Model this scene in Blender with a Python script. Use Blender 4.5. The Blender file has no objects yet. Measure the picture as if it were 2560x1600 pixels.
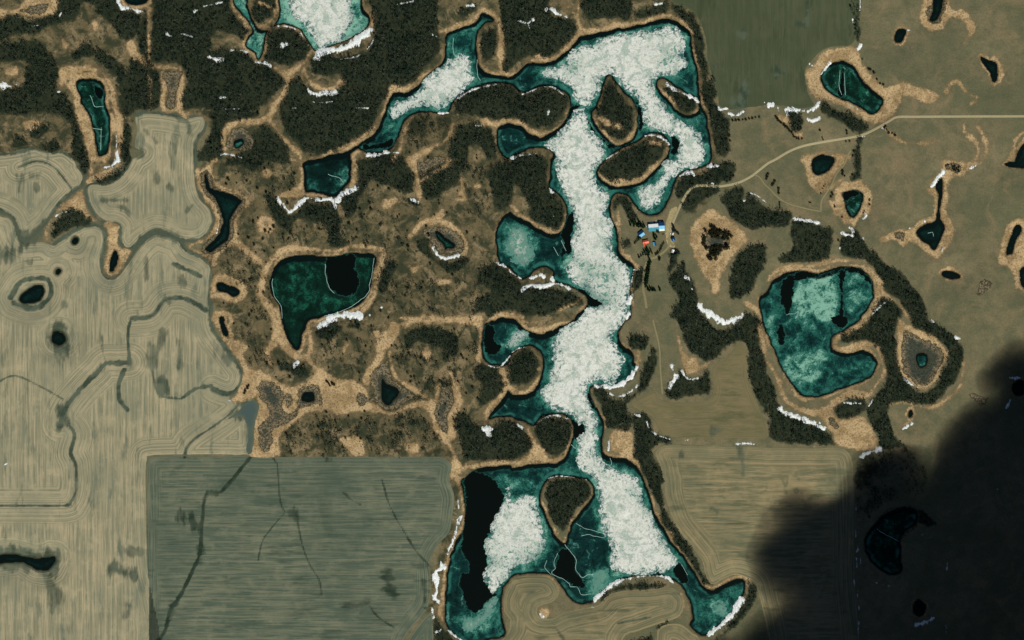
import bpy, math, random, re
import numpy as np

# ------------------------------------------------------------------ camera, sky, sun, exposure
scene = bpy.context.scene
C = scene.collection
SUN_ELEV, SUN_DX, SUN_DY = math.radians(43), 0.36, -0.93      # the sun stands in the south-south-east
CAM_H = 12000.0
cam_data = bpy.data.cameras.new('camera')
cam_data.sensor_width = 36.0
cam_data.lens = 36.0 * CAM_H / 2560.0
cam_data.clip_start = 100.0
cam_data.clip_end = 90000.0
cam = bpy.data.objects.new('camera', cam_data)
cam.location = (0, 0, CAM_H)
C.objects.link(cam)
scene.camera = cam

world = bpy.data.worlds.new('World')
scene.world = world
world.use_nodes = True
wn = world.node_tree
bg = wn.nodes['Background']
sky = wn.nodes.new('ShaderNodeTexSky')
sky.sky_type = 'NISHITA'
sky.sun_disc = False
sky.dust_density = 0.0
sky.air_density = 0.6
sky.ozone_density = 0.3
sky.sun_elevation = SUN_ELEV
sky.sun_rotation = math.atan2(SUN_DX, SUN_DY)
wn.links.new(sky.outputs['Color'], bg.inputs['Color'])
bg.inputs['Strength'].default_value = 0.05
sl = bpy.data.lights.new('sun', 'SUN')
sl.energy = 5.0
sl.angle = math.radians(0.5)
sl.color = (1.0, 0.975, 0.89)
sun = bpy.data.objects.new('sun', sl)
_h = math.hypot(SUN_DX, SUN_DY)
_ce = math.cos(SUN_ELEV)
SUN_DIR = (SUN_DX/_h*_ce, SUN_DY/_h*_ce, math.sin(SUN_ELEV))     # towards the sun
from mathutils import Vector
sun.rotation_euler = Vector(SUN_DIR).to_track_quat('Z', 'Y').to_euler()
sun.location = (0, 0, 3000)
C.objects.link(sun)
scene.view_settings.view_transform = 'Standard'
scene.view_settings.look = 'None'
scene.view_settings.gamma = 1.0
scene.view_settings.exposure = -0.15
scene.view_settings.use_curve_mapping = False
scene.cycles.max_bounces = 5
scene.cycles.diffuse_bounces = 2
scene.cycles.volume_bounces = 0

# ------------------------------------------------------------------ traced shapes -> metres (1 photo pixel = 1 m)
FR = {'o': (0, 0, 2560/2419), 'z': (1540, 520, 200/2419), 'y': (1540, 630, 200/2419), 'w': (1880, 370, 260/2420)}
for _i in range(4):
    for _j in range(4):
        FR['%d%d' % (_i, _j)] = (640*_i, 400*_j, 640/2419)

def P(s):
    out, fr = [], FR['o']
    for t in s.split():
        if t.endswith(':'):
            fr = FR[t[:-1]]
        else:
            a, b = t.split(',')
            out.append((fr[0]+float(a)*fr[2]-1280.0, 800.0-(fr[1]+float(b)*fr[2])))
    return np.array(out)

def smooth(p, closed=True, maxstep=14.0):
    n = len(p)
    if n < 3:
        return p
    out = []
    rng_ = range(n if closed else n-1)
    for i in rng_:
        if closed:
            a, b, c, d = p[(i-1) % n], p[i], p[(i+1) % n], p[(i+2) % n]
        else:
            a, b, c, d = p[max(i-1, 0)], p[i], p[i+1], p[min(i+2, n-1)]
        L = math.hypot(*(c-b))
        k = max(2, min(12, int(L/maxstep)+1))
        for t in np.arange(k)/k:
            t2, t3 = t*t, t*t*t
            out.append(0.5*((2*b)+(c-a)*t+(2*a-5*b+4*c-d)*t2+(3*b-a-3*c+d)*t3))
    if not closed:
        out.append(p[-1])
    return np.array(out)

class Grid:
    def __init__(s, x0, y0, cell, nx, ny):
        s.x0, s.y0, s.c, s.nx, s.ny = x0, y0, cell, nx, ny
        s.X = x0+cell*np.arange(nx)
        s.Y = y0+cell*np.arange(ny)
        s.XX, s.YY = np.meshgrid(s.X, s.Y)
    def sample(s, A, x, y):
        fx = np.clip((np.asarray(x)-s.x0)/s.c, 0, s.nx-1.001)
        fy = np.clip((np.asarray(y)-s.y0)/s.c, 0, s.ny-1.001)
        i, j = fx.astype(int), fy.astype(int)
        u, v = fx-i, fy-j
        return (A[j, i]*(1-u)*(1-v)+A[j, i+1]*u*(1-v)+A[j+1, i]*(1-u)*v+A[j+1, i+1]*u*v)

def window_grid(p, margin, cell):
    x0, y0 = p.min(0)-margin
    x1, y1 = p.max(0)+margin
    return Grid(x0, y0, cell, int((x1-x0)/cell)+2, int((y1-y0)/cell)+2)

def line_dist(g, p, closed, R):
    D = np.full((g.ny, g.nx), R, np.float32)
    n = len(p)
    for k in range(n if closed else n-1):
        a, b = p[k], p[(k+1) % n]
        i0 = max(0, int((min(a[0], b[0])-R-g.x0)/g.c)); i1 = min(g.nx, int((max(a[0], b[0])+R-g.x0)/g.c)+2)
        j0 = max(0, int((min(a[1], b[1])-R-g.y0)/g.c)); j1 = min(g.ny, int((max(a[1], b[1])+R-g.y0)/g.c)+2)
        if i1 <= i0 or j1 <= j0:
            continue
        dx, dy = b-a
        L2 = dx*dx+dy*dy+1e-9
        x = (g.X[i0:i1]-a[0])[None, :]; y = (g.Y[j0:j1]-a[1])[:, None]
        t = np.clip((x*dx+y*dy)/L2, 0, 1)
        d = np.sqrt((x-t*dx)**2+(y-t*dy)**2)
        np.minimum(D[j0:j1, i0:i1], d, out=D[j0:j1, i0:i1])
    return D

def inside(g, p):
    A = np.zeros((g.ny, g.nx+1), np.uint8)
    n = len(p)
    for k in range(n):
        a, b = p[k], p[(k+1) % n]
        if a[1] == b[1]:
            continue
        if a[1] > b[1]:
            a, b = b, a
        j0 = max(0, int(math.ceil((a[1]-g.y0)/g.c))); j1 = min(g.ny-1, int(math.ceil((b[1]-g.y0)/g.c))-1)
        if j1 < j0:
            continue
        js = np.arange(j0, j1+1)
        xs = a[0]+(g.Y[js]-a[1])/(b[1]-a[1])*(b[0]-a[0])
        ii = np.clip(np.ceil((xs-g.x0)/g.c).astype(int), 0, g.nx)
        A[js, ii] ^= 1
    return (np.bitwise_xor.accumulate(A, axis=1)[:, :g.nx]).astype(bool)

def sdf(g, p, R=60.0):
    D = line_dist(g, p, True, R)
    return np.where(inside(g, p), D, -D).astype(np.float32)

_tabs = {}
def vnoise(x, y, scale, seed=0):
    if seed not in _tabs:
        _tabs[seed] = np.random.RandomState(seed+11).rand(256, 256).astype(np.float32)
    T = _tabs[seed]
    x = x/scale+1000.37; y = y/scale+1000.71
    i = np.floor(x).astype(int); j = np.floor(y).astype(int)
    u = (x-i).astype(np.float32); v = (y-j).astype(np.float32)
    u = u*u*(3-2*u); v = v*v*(3-2*v)
    i0, i1, j0, j1 = i & 255, (i+1) & 255, j & 255, (j+1) & 255
    return (T[j0, i0]*(1-u)+T[j0, i1]*u)*(1-v)+(T[j1, i0]*(1-u)+T[j1, i1]*u)*v

def fnoise(x, y, scale, seed=0, octs=4, rough=0.5):
    s, a, t = 0, 1.0, 0
    for k in range(octs):
        s = s+a*(vnoise(x, y, scale/2**k, seed+k)-0.5)*2
        t += a
        a *= rough
    return s/t

def sstep(a, b, x):
    t = np.clip((x-a)/(b-a), 0, 1)
    return t*t*(3-2*t)

# ------------------------------------------------------------------ node helper
def lin(c):
    return tuple(((v/255)/12.92 if v <= 10.3 else ((v/255+0.055)/1.055)**2.4) for v in c)

class NT:
    def __init__(s, name):
        s.m = bpy.data.materials.new(name)
        s.m.use_nodes = True
        s.t = s.m.node_tree
        s.b = s.t.nodes['Principled BSDF']
        s.b.inputs['Roughness'].default_value = 0.9
        s.b.inputs['Specular IOR Level'].default_value = 0.1
        s.pos_ = None
    def n(s, k):
        return s.t.nodes.new(k)
    def set(s, sock, v):
        if hasattr(v, 'is_output') or isinstance(v, bpy.types.NodeSocket):
            s.t.links.new(v, sock)
        else:
            if isinstance(v, tuple) and len(v) == 3 and sock.type == 'RGBA':
                v = v+(1.0,)
            sock.default_value = v
    def pos(s):
        if s.pos_ is None:
            s.pos_ = s.n('ShaderNodeNewGeometry').outputs['Position']
        return s.pos_
    def sepxyz(s, v):
        n = s.n('ShaderNodeSeparateXYZ'); s.set(n.inputs[0], v)
        return n.outputs
    def comb(s, x, y, z=0.0):
        n = s.n('ShaderNodeCombineXYZ')
        s.set(n.inputs[0], x); s.set(n.inputs[1], y); s.set(n.inputs[2], z)
        return n.outputs[0]
    def scale(s, v, sx, sy, sz=1.0):
        n = s.n('ShaderNodeVectorMath'); n.operation = 'MULTIPLY'
        s.set(n.inputs[0], v); n.inputs[1].default_value = (sx, sy, sz)
        return n.outputs[0]
    def vadd(s, a, b):
        n = s.n('ShaderNodeVectorMath'); n.operation = 'ADD'
        s.set(n.inputs[0], a); s.set(n.inputs[1], b)
        return n.outputs[0]
    def noise(s, scale, detail=4, rough=0.55, vec=None, dist=0.0, out='Fac'):
        n = s.n('ShaderNodeTexNoise')
        s.set(n.inputs['Vector'], vec if vec is not None else s.pos())
        n.inputs['Scale'].default_value = scale
        n.inputs['Detail'].default_value = detail
        n.inputs['Roughness'].default_value = rough
        n.inputs['Distortion'].default_value = dist
        return n.outputs[out]
    def voro(s, scale, feature='F1', vec=None, rnd=1.0):
        n = s.n('ShaderNodeTexVoronoi'); n.feature = feature
        s.set(n.inputs['Vector'], vec if vec is not None else s.pos())
        n.inputs['Scale'].default_value = scale
        n.inputs['Randomness'].default_value = rnd
        return n.outputs['Distance']
    def attr(s, name):
        n = s.n('ShaderNodeAttribute'); n.attribute_name = name
        return n.outputs['Fac']
    def m_(s, op, a, b=0.0, c=0.0, clamp=False):
        n = s.n('ShaderNodeMath'); n.operation = op; n.use_clamp = clamp
        s.set(n.inputs[0], a); s.set(n.inputs[1], b); s.set(n.inputs[2], c)
        return n.outputs[0]
    def ss(s, v, a, b, o0=0.0, o1=1.0):
        n = s.n('ShaderNodeMapRange'); n.interpolation_type = 'SMOOTHSTEP'
        s.set(n.inputs['Value'], v)
        n.inputs['From Min'].default_value = a; n.inputs['From Max'].default_value = b
        n.inputs['To Min'].default_value = o0; n.inputs['To Max'].default_value = o1
        return n.outputs[0]
    def mix(s, f, a, b, mode='MIX'):
        n = s.n('ShaderNodeMix'); n.data_type = 'RGBA'; n.blend_type = mode
        s.set(n.inputs[0], f); s.set(n.inputs[6], a); s.set(n.inputs[7], b)
        return n.outputs[2]
    def out(s, col, rough=None, bump=None, bump_d=0.3, spec=None):
        s.set(s.b.inputs['Base Color'], col)
        if rough is not None: s.set(s.b.inputs['Roughness'], rough)
        if spec is not None: s.set(s.b.inputs['Specular IOR Level'], spec)
        if bump is not None:
            n = s.n('ShaderNodeBump'); n.inputs['Strength'].default_value = 1.0
            n.inputs['Distance'].default_value = bump_d
            s.set(n.inputs['Height'], bump)
            s.set(s.b.inputs['Normal'], n.outputs[0])
        return s.m

# ------------------------------------------------------------------ mesh helpers
def tag(o, label=None, cat=None, group=None, kind=None):
    if label: o['label'] = label
    if cat: o['category'] = cat
    if group: o['group'] = group
    if kind: o['kind'] = kind
    return o

def mesh_from(name, V, F, mat=None, attrs=None, smooth_=True, loc=(0, 0, 0), parent=None):
    """V (n,3); F list of int arrays (k,3) or (k,4)"""
    me = bpy.data.meshes.new(name)
    V = np.asarray(V, np.float32)-np.asarray(loc, np.float32)
    F = [np.asarray(f, np.int32) for f in F if len(f)]
    nl = sum(f.size for f in F); nf = sum(len(f) for f in F)
    me.vertices.add(len(V)); me.vertices.foreach_set('co', V.ravel())
    me.loops.add(nl); me.loops.foreach_set('vertex_index', np.concatenate([f.ravel() for f in F]))
    me.polygons.add(nf)
    tot = np.concatenate([np.full(len(f), f.shape[1], np.int32) for f in F])
    st = np.concatenate([[0], np.cumsum(tot)[:-1]]).astype(np.int32)
    me.polygons.foreach_set('loop_start', st)
    try:
        me.polygons.foreach_set('loop_total', tot)
    except Exception:
        pass
    me.polygons.foreach_set('use_smooth', np.full(nf, smooth_, bool))
    for k, a in (attrs or {}).items():
        at = me.attributes.new(k, 'FLOAT', 'POINT')
        at.data.foreach_set('value', np.asarray(a, np.float32).ravel())
    me.update(calc_edges=True)
    if mat: me.materials.append(mat)
    o = bpy.data.objects.new(name, me)
    o.location = loc
    if parent is not None: o.parent = parent
    C.objects.link(o)
    return o

# marching squares: corners 0(j,i) 1(j,i+1) 2(j+1,i+1) 3(j+1,i); edges 4:0-1 5:1-2 6:2-3 7:3-0
CASES = {1: [(0, 4, 7)], 2: [(4, 1, 5)], 4: [(5, 2, 6)], 8: [(7, 6, 3)],
         3: [(0, 1, 5, 7)], 6: [(4, 1, 2, 6)], 12: [(7, 5, 2, 3)], 9: [(0, 4, 6, 3)],
         5: [(0, 4, 7), (5, 2, 6)], 10: [(4, 1, 5), (7, 6, 3)],
         7: [(0, 1, 5), (0, 5, 6), (0, 6, 7)], 14: [(4, 1, 2), (4, 2, 3), (4, 3, 7)],
         13: [(0, 4, 5), (0, 5, 2), (0, 2, 3)], 11: [(0, 1, 3), (1, 5, 3), (5, 6, 3)], 15: [(0, 1, 2, 3)]}

def clip(g, f, arrs):
    """arrs: dict name->(ny,nx); returns dict of vertex arrays and faces where f>0"""
    ny, nx = f.shape
    pos = f > 0
    code = (pos[:-1, :-1]*1+pos[:-1, 1:]*2+pos[1:, 1:]*4+pos[1:, :-1]*8)
    N = nx*ny
    idc = np.arange(N).reshape(ny, nx)
    def ids(k, j, i):
        if k == 0: return idc[j, i]
        if k == 1: return idc[j, i+1]
        if k == 2: return idc[j+1, i+1]
        if k == 3: return idc[j+1, i]
        if k == 4: return N+idc[j, i]
        if k == 6: return N+idc[j+1, i]
        if k == 7: return 2*N+idc[j, i]
        if k == 5: return 2*N+idc[j, i+1]
    faces = {3: [], 4: []}
    for c, polys in CASES.items():
        j, i = np.nonzero(code == c)
        if len(j) == 0: continue
        for poly in polys:
            faces[len(poly)].append(np.stack([ids(k, j, i) for k in poly], 1))
    F = [np.concatenate(v) for v in (faces[3], faces[4]) if v]
    if not F:
        return None
    allid = np.unique(np.concatenate([x.ravel() for x in F]))
    remap = np.full(3*N, -1, np.int64); remap[allid] = np.arange(len(allid))
    F = [remap[x] for x in F]
    ff = f.ravel()
    kind = allid//N; base = allid % N
    other = np.where(kind == 1, base+1, np.where(kind == 2, base+nx, base))
    other = np.minimum(other, N-1)
    fa, fb = ff[base], ff[other]
    den = np.where(np.abs(fa-fb) < 1e-9, 1, fa-fb)
    t = np.where(kind == 0, 0, np.clip(fa/den, 0, 1)).astype(np.float32)
    out = {}
    src = {'X': g.XX, 'Y': g.YY, 'F': f}
    src.update(arrs)
    for k, A in src.items():
        a = A.ravel()
        out[k] = a[base]*(1-t)+a[other]*t
    return out, F

def sheet(name, g, f, mat, z, arrs, local=True):
    r = clip(g, f, dict(arrs, Z_=z))
    if r is None:
        return None
    o, F = r
    V = np.stack([o['X'], o['Y'], o['Z_']], 1)
    loc = (0, 0, 0)
    if local:
        c = (V.min(0)+V.max(0))/2
        loc = (float(c[0]), float(c[1]), float(V[:, 2].min()))
    at = {k: o[k] for k in arrs}
    at['edge'] = o['F']
    return mesh_from(name, V, F, mat, at, True, loc)

def ribbon(name, p, hw, mat, zoff, kind='structure', wob=0.0, seed=0, label=None):
    p = smooth(p, False, 8.0)
    d = np.gradient(p, axis=0)
    d /= np.maximum(np.hypot(d[:, 0], d[:, 1]), 1e-6)[:, None]
    nrm = np.stack([-d[:, 1], d[:, 0]], 1)
    U = np.array([-1, -0.8, -0.4, 0, 0.4, 0.8, 1.0])
    H = np.array([-0.25, 0.02, 0.06, 0.09, 0.06, 0.02, -0.25])
    w = hw*(1+wob*fnoise(p[:, 0], p[:, 1], 25, seed, 3))
    V = []
    for u, h in zip(U, H):
        q = p+nrm*(w*u)[:, None]
        V.append(np.stack([q[:, 0], q[:, 1], gz(q[:, 0], q[:, 1])+zoff+h], 1))
    n = len(p); m = len(U)
    V = np.stack(V, 1).reshape(-1, 3)
    i = (np.arange(n-1)[:, None]*m+np.arange(m-1)[None, :]).ravel()
    F = np.stack([i+1, i, i+m, i+m+1], 1)
    o = mesh_from(name, V, [F], mat, {'u': np.tile(U, n)}, True)
    o['kind'] = kind
    if label: o['label'] = label
    return o
# ================================================================== DATA traced from the photograph
LAKE = """10: 2160,125 2240,180 2240,205 2170,215 2130,260 2095,320 2085,420 2095,560 2130,660 2220,700 2350,725 20: 0,720 60,680 150,600 300,595
 420,560 520,480 600,400 650,350 720,335 800,320 950,280 1100,260 1250,230 1370,195 1480,180 1570,215 1640,265 1690,340 1700,480 1720,560 1750,650 1760,780
 1770,880 1780,1000 1820,1060 1845,1150 1860,1250 1880,1380 1890,1470 21: 1880,0 1830,50 1700,90 1600,130 1550,180 1520,260 1500,340 1450,440 1400,500
 1320,525 1230,500 1180,450 1140,400 1110,350 1050,315 980,320 940,370 930,450 945,550 985,650 1000,750 1005,860 1040,910 1100,950 1150,1000 1150,1060
 1130,1140 1110,1230 1120,1300 1130,1400 1115,1490 22: 1080,0 1040,60 1010,130 1040,230 1100,280 1150,330 1150,400 1180,440 1150,530 1080,590 1000,625
 900,640 820,610 740,640 745,700 760,770 810,850 850,940 865,1020 850,1120 850,1220 880,1280 950,1300 1080,1320 1150,1360 1210,1430 1250,1512
 23: 1270,60 1310,180 1340,300 1400,400 1460,520 1530,620 1620,720 1700,830 1740,900 1790,990 1860,1040 1950,1020 2050,960 2150,940 2200,960 2190,1060
 2160,1150 2100,1230 2000,1330 1900,1430 1800,1470 1740,1430 1680,1370 1710,1300 1690,1180 1650,1090 1600,1000 1500,930 1350,900 1150,910 1000,950 880,1030
 780,1130 700,1170 620,1165 540,1110 490,1030 430,960 380,900 280,880 150,880 0,910 13: 2390,960 2340,1020 2320,1120 2320,1250 2350,1400 2340,1470
 2200,1512 2050,1580 1960,1540 1900,1490 1830,1420 1780,1320 1790,1150 1800,950 1830,750 1880,600 1950,480 1980,300 1960,150 1940,0 12: 1970,1490
 2050,1420 2200,1390 2400,1375 22: 0,1400 150,1370 300,1360 430,1350 510,1290 545,1200 575,1100 575,1010 550,930 480,890 400,890 300,900 240,960
 200,1000 100,960 0,920 12: 2400,920 2300,910 2200,930 2270,830 2340,730 2380,670 22: 0,700 100,710 200,670 255,590 280,480 290,380 270,300 200,250
 110,250 0,330 12: 2400,390 2350,430 2270,430 2170,390 2140,300 2140,150 2170,40 2260,5 11: 2310,1490 21: 0,1500 50,1530 22: 80,60 150,110 230,135
 310,130 420,80 560,10 21: 640,1440 700,1390 710,1310 670,1260 560,1200 430,1160 380,1120 390,1060 340,1010 270,1010 200,1060 120,1120 60,1110 0,1050
 11: 2400,1030 2330,990 2290,940 2275,850 2270,700 2290,600 2340,530 2400,495 21: 0,510 100,560 200,620 300,680 400,705 470,670 510,590 515,480
 490,390 430,320 350,260 360,150 365,0 20: 385,1450 300,1395 160,1405 0,1480 10: 2400,1500 2330,1480 2285,1380 2270,1250 2290,1195 2390,1165
 20: 0,1170 80,1190 160,1260 260,1300 350,1270 460,1190 520,1100 550,1020 550,950 520,890 450,840 350,810 250,820 150,870 90,880 30,820
 10: 2400,800 2290,785 2200,790 2080,820 1980,860 1900,920 1850,980 1820,1070 1720,1075 1620,1060 1530,1070 1450,1100 1400,1150 1370,1220 1345,1300
 1300,1390 1230,1430 1150,1450 1040,1440 960,1390 1000,1345 1100,1280 1160,1200 1190,1120 1225,1050 1255,950 1300,885 1400,880 1480,850 1540,790
 1600,720 1700,650 1780,560 1795,440 1790,350 1830,300 1990,245 2100,195 2120,140"""
ISLANDS = ["20: 920,705 985,790 1060,880 1130,940 1175,1020 1185,1120 1180,1210 1150,1300 1080,1350 1000,1375 930,1340 850,1260 770,1150 755,1070 800,1000 840,900 870,780",
 "20: 1340,1260 1430,1290 1490,1370 1480,1450 21: 1400,50 1320,130 1220,210 1100,245 1000,255 920,240 850,190 805,120 830,60 20: 900,1490 1000,1420 1100,1380 1200,1330 1260,1280",
 "20: 1440,740 1520,800 1620,870 1720,920 1770,990 1770,1050 1700,1090 1620,1090 1540,1030 1480,950 1420,890 1370,820 1380,760",
 "22: 350,1500 450,1470 600,1490 700,1505 23: 760,60 765,150 700,240 620,330 560,420 530,520 500,600 440,560 380,470 330,360 290,270 265,170 290,70"]
# name, label, shape, pale 0..1, sedge fringe (m)
PONDS = [
 ('lake', 'white-iced lake with teal margins at the top edge, left of centre', "10: 230,-260 960,-260 1000,50 1060,140 1075,200 1045,265 980,320 880,375 760,425 620,460 560,485 500,400 430,300 370,260 290,235 200,235 120,290 80,370 70,460 50,540 10,560 00: 2400,500 2320,430 2350,340 2390,290 2340,200 2260,100 2200,0 2160,-260 2310,-260 2340,50 2380,170 10: 20,280 90,285 180,230 215,150 220,60", .62, 7),
 ('pond', 'four-sided teal pond with a dark middle, above the wavy snowbank', "10: 540,1512 700,1470 850,1440 940,1385 965,1400 890,1450 900,1512 11: 900,100 880,200 820,290 740,350 640,320 540,300 465,300 455,150 445,30", .06, 12),
 ('pond', 'big green pond with a black open hole in its mottled ice', "11: 150,1100 190,1000 270,930 380,905 560,900 700,915 840,890 960,880 1080,885 1130,910 1115,1030 1085,1180 1040,1290 960,1370 800,1430 640,1480 500,1512 12: 470,60 440,130 430,220 400,280 350,260 300,180 260,60 11: 240,1512 215,1370 150,1280 130,1190", .1, 10),
 ('pond', 'long narrow green pond in the top left woods', "00: 720,770 800,745 900,750 970,800 990,900 1000,1000 1030,1100 1040,1250 1030,1380 1000,1450 930,1480 910,1350 880,1200 820,1050 770,980 770,920 730,850", .15, 18),
 ('pond', 'clear teal pond in a wide tan collar, top right', "30: 500,710 560,620 660,580 760,590 830,650 900,770 980,850 1085,935 1060,1030 980,1075 880,1020 760,960 600,890 520,800", .2, 16),
 ('pond', 'large hook-shaped green pond with pale cloudy ice on the right', "31: 0,1230 60,1130 200,1060 350,1050 480,1070 600,1030 700,1010 830,1010 930,1070 990,1160 1000,1270 960,1380 880,1480 32: 860,10 750,80 640,140 600,180 600,260 640,300 760,320 900,290 980,330 1030,400 1010,480 940,560 800,610 680,650 560,700 400,730 280,680 200,570 110,420 60,300 0,150 22: 2380,40 21: 2330,1350 2370,1270", .25, 10),
 ('pond', 'dark oval pond just below the gravel road', "30: 450,1490 520,1465 620,1490 31: 625,20 600,70 550,115 480,145 430,115 410,60 420,0", .05, 14),
 ('pond', 'dark almond pond with a teal core in a tan ring', "31: 700,310 800,280 890,310 900,380 870,460 810,545 760,500 730,430 715,360", .12, 22),
 ('pond', 'dark arrowhead pond with a thin stem, in the right pasture', "31: 1400,690 1430,640 1520,600 1590,570 1600,500 1618,320 1590,280 1585,230 1640,180 1645,300 1632,400 1618,560 1660,620 1650,700 1610,780 1570,850 1520,800 1450,760", .03, 10),
 ('pond', 'small black oval pond with snow at its tip, top right pasture', "30: 1240,280 1300,290 1290,350 1250,405 1200,400 1190,360 1210,310", 0, 6),
 ('pond', 'black wedge pond in a tan rim near the top right corner', "30: 2010,540 2080,570 2150,590 2170,660 2160,760 2120,770 2100,690 2060,640", 0, 12),
 ('pond', 'dark marshy pool cut by the top right picture edge', "30: 1570,-100 1650,-100 1640,100 1590,190 1530,190 1560,100", 0, 3),
 ('pond', 'black pond on the right edge below the road', "30: 2480,1320 2380,1400 2340,1500 31: 2330,20 2230,35 2300,65 2480,60", 0, 9),
 ('pond', 'slanting dark pond near the right edge, upper of two', "31: 2350,620 2390,640 2380,700 2330,770 2310,880 2250,900 2260,820 2300,720", .02, 12),
 ('pond', 'black pond cut by the right edge under the slanting one', "31: 2480,1000 2400,1030 2380,1070 2390,1170 2480,1220", 0, 12),
 ('pond', 'tiny black lens pond in the right pasture', "31: 1650,1060 1730,1050 1810,1090 1800,1120 1720,1125 1660,1100", 0, 9),
 ('pond', 'tiny black pond inside the shadow-side woods edge, lower right', "32: 1345,845 1368,870 1350,930 1328,900", 0, 6),
 ('pond', 'blue-black boot-shaped pond by the stubble field edge', "01: 1960,100 1985,180 2000,250 2080,280 2180,300 2300,370 2280,430 2220,520 2190,580 2190,700 2160,770 2060,850 2000,890 1930,860 1920,830 2000,750 2060,680 2090,560 2060,460 2000,350 1940,300 1920,200 1910,130", .06, 9),
 ('pond', 'narrow black leaf-shaped pond between the stubble fields', "01: 1085,850 1120,900 1110,970 1070,1050 1030,1050 1040,960 1060,890", .03, 10),
 ('pond', 'small black pond in a bright tan ring beside the field edge', "01: 2060,1150 2150,1180 2260,1230 2250,1270 2200,1290 2140,1250 2050,1220", .02, 11),
 ('pond', 'slim black pool running down the edge of the stubble field', "01: 2075,1490 2110,1480 02: 2120,30 2150,110 2160,170 2110,130 2080,60", 0, 9),
 ('pond', 'dark green slough in the left stubble field', "01: 200,1280 260,1230 330,1190 400,1190 410,1260 380,1330 280,1350 200,1340", .04, 7),
 ('pond', 'round black pothole in the stubble, upper of two small ones', "01: 710,728 742,750 712,797 680,775", 0, 2),
 ('pond', 'round black pothole in the stubble near the dark green slough', "01: 545,1022 578,1040 552,1083 518,1065", 0, 2),
 ('pond', 'round black pothole alone in the middle of the stubble field', "02: 510,120 580,115 615,160 612,210 550,240 490,200", 0, 2),
 ('pond', 'black flooded hollow at the lower left picture edge', "03: -200,740 80,705 200,720 350,745 520,720 500,790 450,850 350,850 250,790 150,770 -200,800", 0, 1),
 ('pond', 'black heart of the arrow-shaped grey marsh', "12: 1190,550 1230,600 1330,640 1360,690 1300,760 1250,800 1200,760 1185,650", 0, 0),
 ('pond', 'square black pool in the small square marsh', "12: 450,690 540,690 545,760 440,760", .02, 0),
 ('pond', 'small teal pool in the ringed marsh left of the big woods', "00: 2215,1340 2290,1310 2300,1370 2230,1400", .3, 0),
 ('pond', 'small teal pool in the centre of the tan oval marsh on the right', "32: 1410,325 1505,325 1495,430 1420,440", .25, 0),
 ('pond', 'branching teal puddle in the oval marsh above the black-holed pond', "11: 1700,680 1740,690 1780,730 1830,760 1880,800 1860,830 1800,830 1790,880 1780,800 1720,750", .2, 0),
 ('pond', 'black pool rimmed with snow under the cloud shadow, right edge', "32: 2310,600 2400,570 2440,640 2400,710 2320,700", 0, 2),
 ('pond', 'kidney-shaped black slough deep in the cloud shadow', "33: 920,560 960,470 1040,380 1150,300 1290,260 1400,300 1400,400 1280,500 1250,600 1260,760 1250,870 1130,880 1010,800 930,690", .19, 0),
 ('pond', 'small round slough under the cloud shadow near the bottom edge', "33: 1380,1180 1420,1130 1490,1180 1490,1250 1430,1290 1380,1250", 0, 3),
 ('pond', 'black sliver of water at the very top above the upper left woods', "00: 1140,-200 1180,10 1290,40 1400,0 1420,-200", 0, 12),
]
BLACK = ["11: 690,920 840,900 945,890 945,1000 960,1100 970,1160 930,1250 860,1300 790,1280 700,1210 670,1100 650,970",
 "12: 2000,1440 2150,1440 2230,1490 13: 2330,100 2340,200 2260,370 2240,480 2170,560 2170,720 2200,820 2160,900 2180,1000 2280,1080 2200,1150 2130,1220 2060,1250 1990,1200 1960,1080 1920,980 1930,880 2020,860 1980,720 1930,680 1960,450 1980,250 1965,20",
 "23: 480,650 550,670 600,760 600,850 660,930 700,1000 620,1010 520,960 400,900 380,860 420,780 430,700",
 "21: 470,700 520,560 570,480 585,600 560,750 545,870 450,900 500,790", "22: 720,680 760,780 780,830 730,840 710,760",
 "22: 530,900 600,950 690,1010 680,1080 600,1130 580,1010", "23: 1530,790 1590,800 1660,900 1660,970 1610,970 1540,900",
 "31: 140,1130 240,1100 240,1200 210,1420 170,1440 130,1280", "31: 670,1060 730,1060 705,1200 715,1500 680,1500 690,1250",
 "32: 600,-30 760,-30 720,60 640,50", "32: 110,40 140,70 150,230 110,220 95,120", "30: 695,670 720,680 715,900 665,890",
 "31: 710,320 800,290 880,320 830,340 760,350 740,410",
 "21: 600,1200 700,1250 800,1320 880,1350 820,1380 720,1400 700,1320", "20: 560,1000 640,1000 600,1040 560,1110 520,1120",
 "20: 700,1090 760,1200 850,1300 940,1360 1000,1390 920,1400 850,1330 760,1260 710,1170", "20: 1180,960 1230,1050 1250,1180 1210,1240 1190,1180 1190,1060",
 "00: 880,790 960,830 975,900 940,930 890,860",
 "31: 240,1090 380,1060 500,1090 620,1050 600,1090 480,1110 380,1110 300,1140", "31: 740,1020 850,1020 940,1090 980,1170 930,1140 860,1070 760,1060",
 "12: 2170,60 2240,60 2260,200 2330,250 2260,330 2170,290 2160,150",
 "20: 1510,1280 1560,1310 1590,1400 1540,1470 1500,1450 1510,1360", "10: 1010,1370 1200,1360 1280,1300 1300,1360 1200,1410 1060,1420"]
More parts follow.
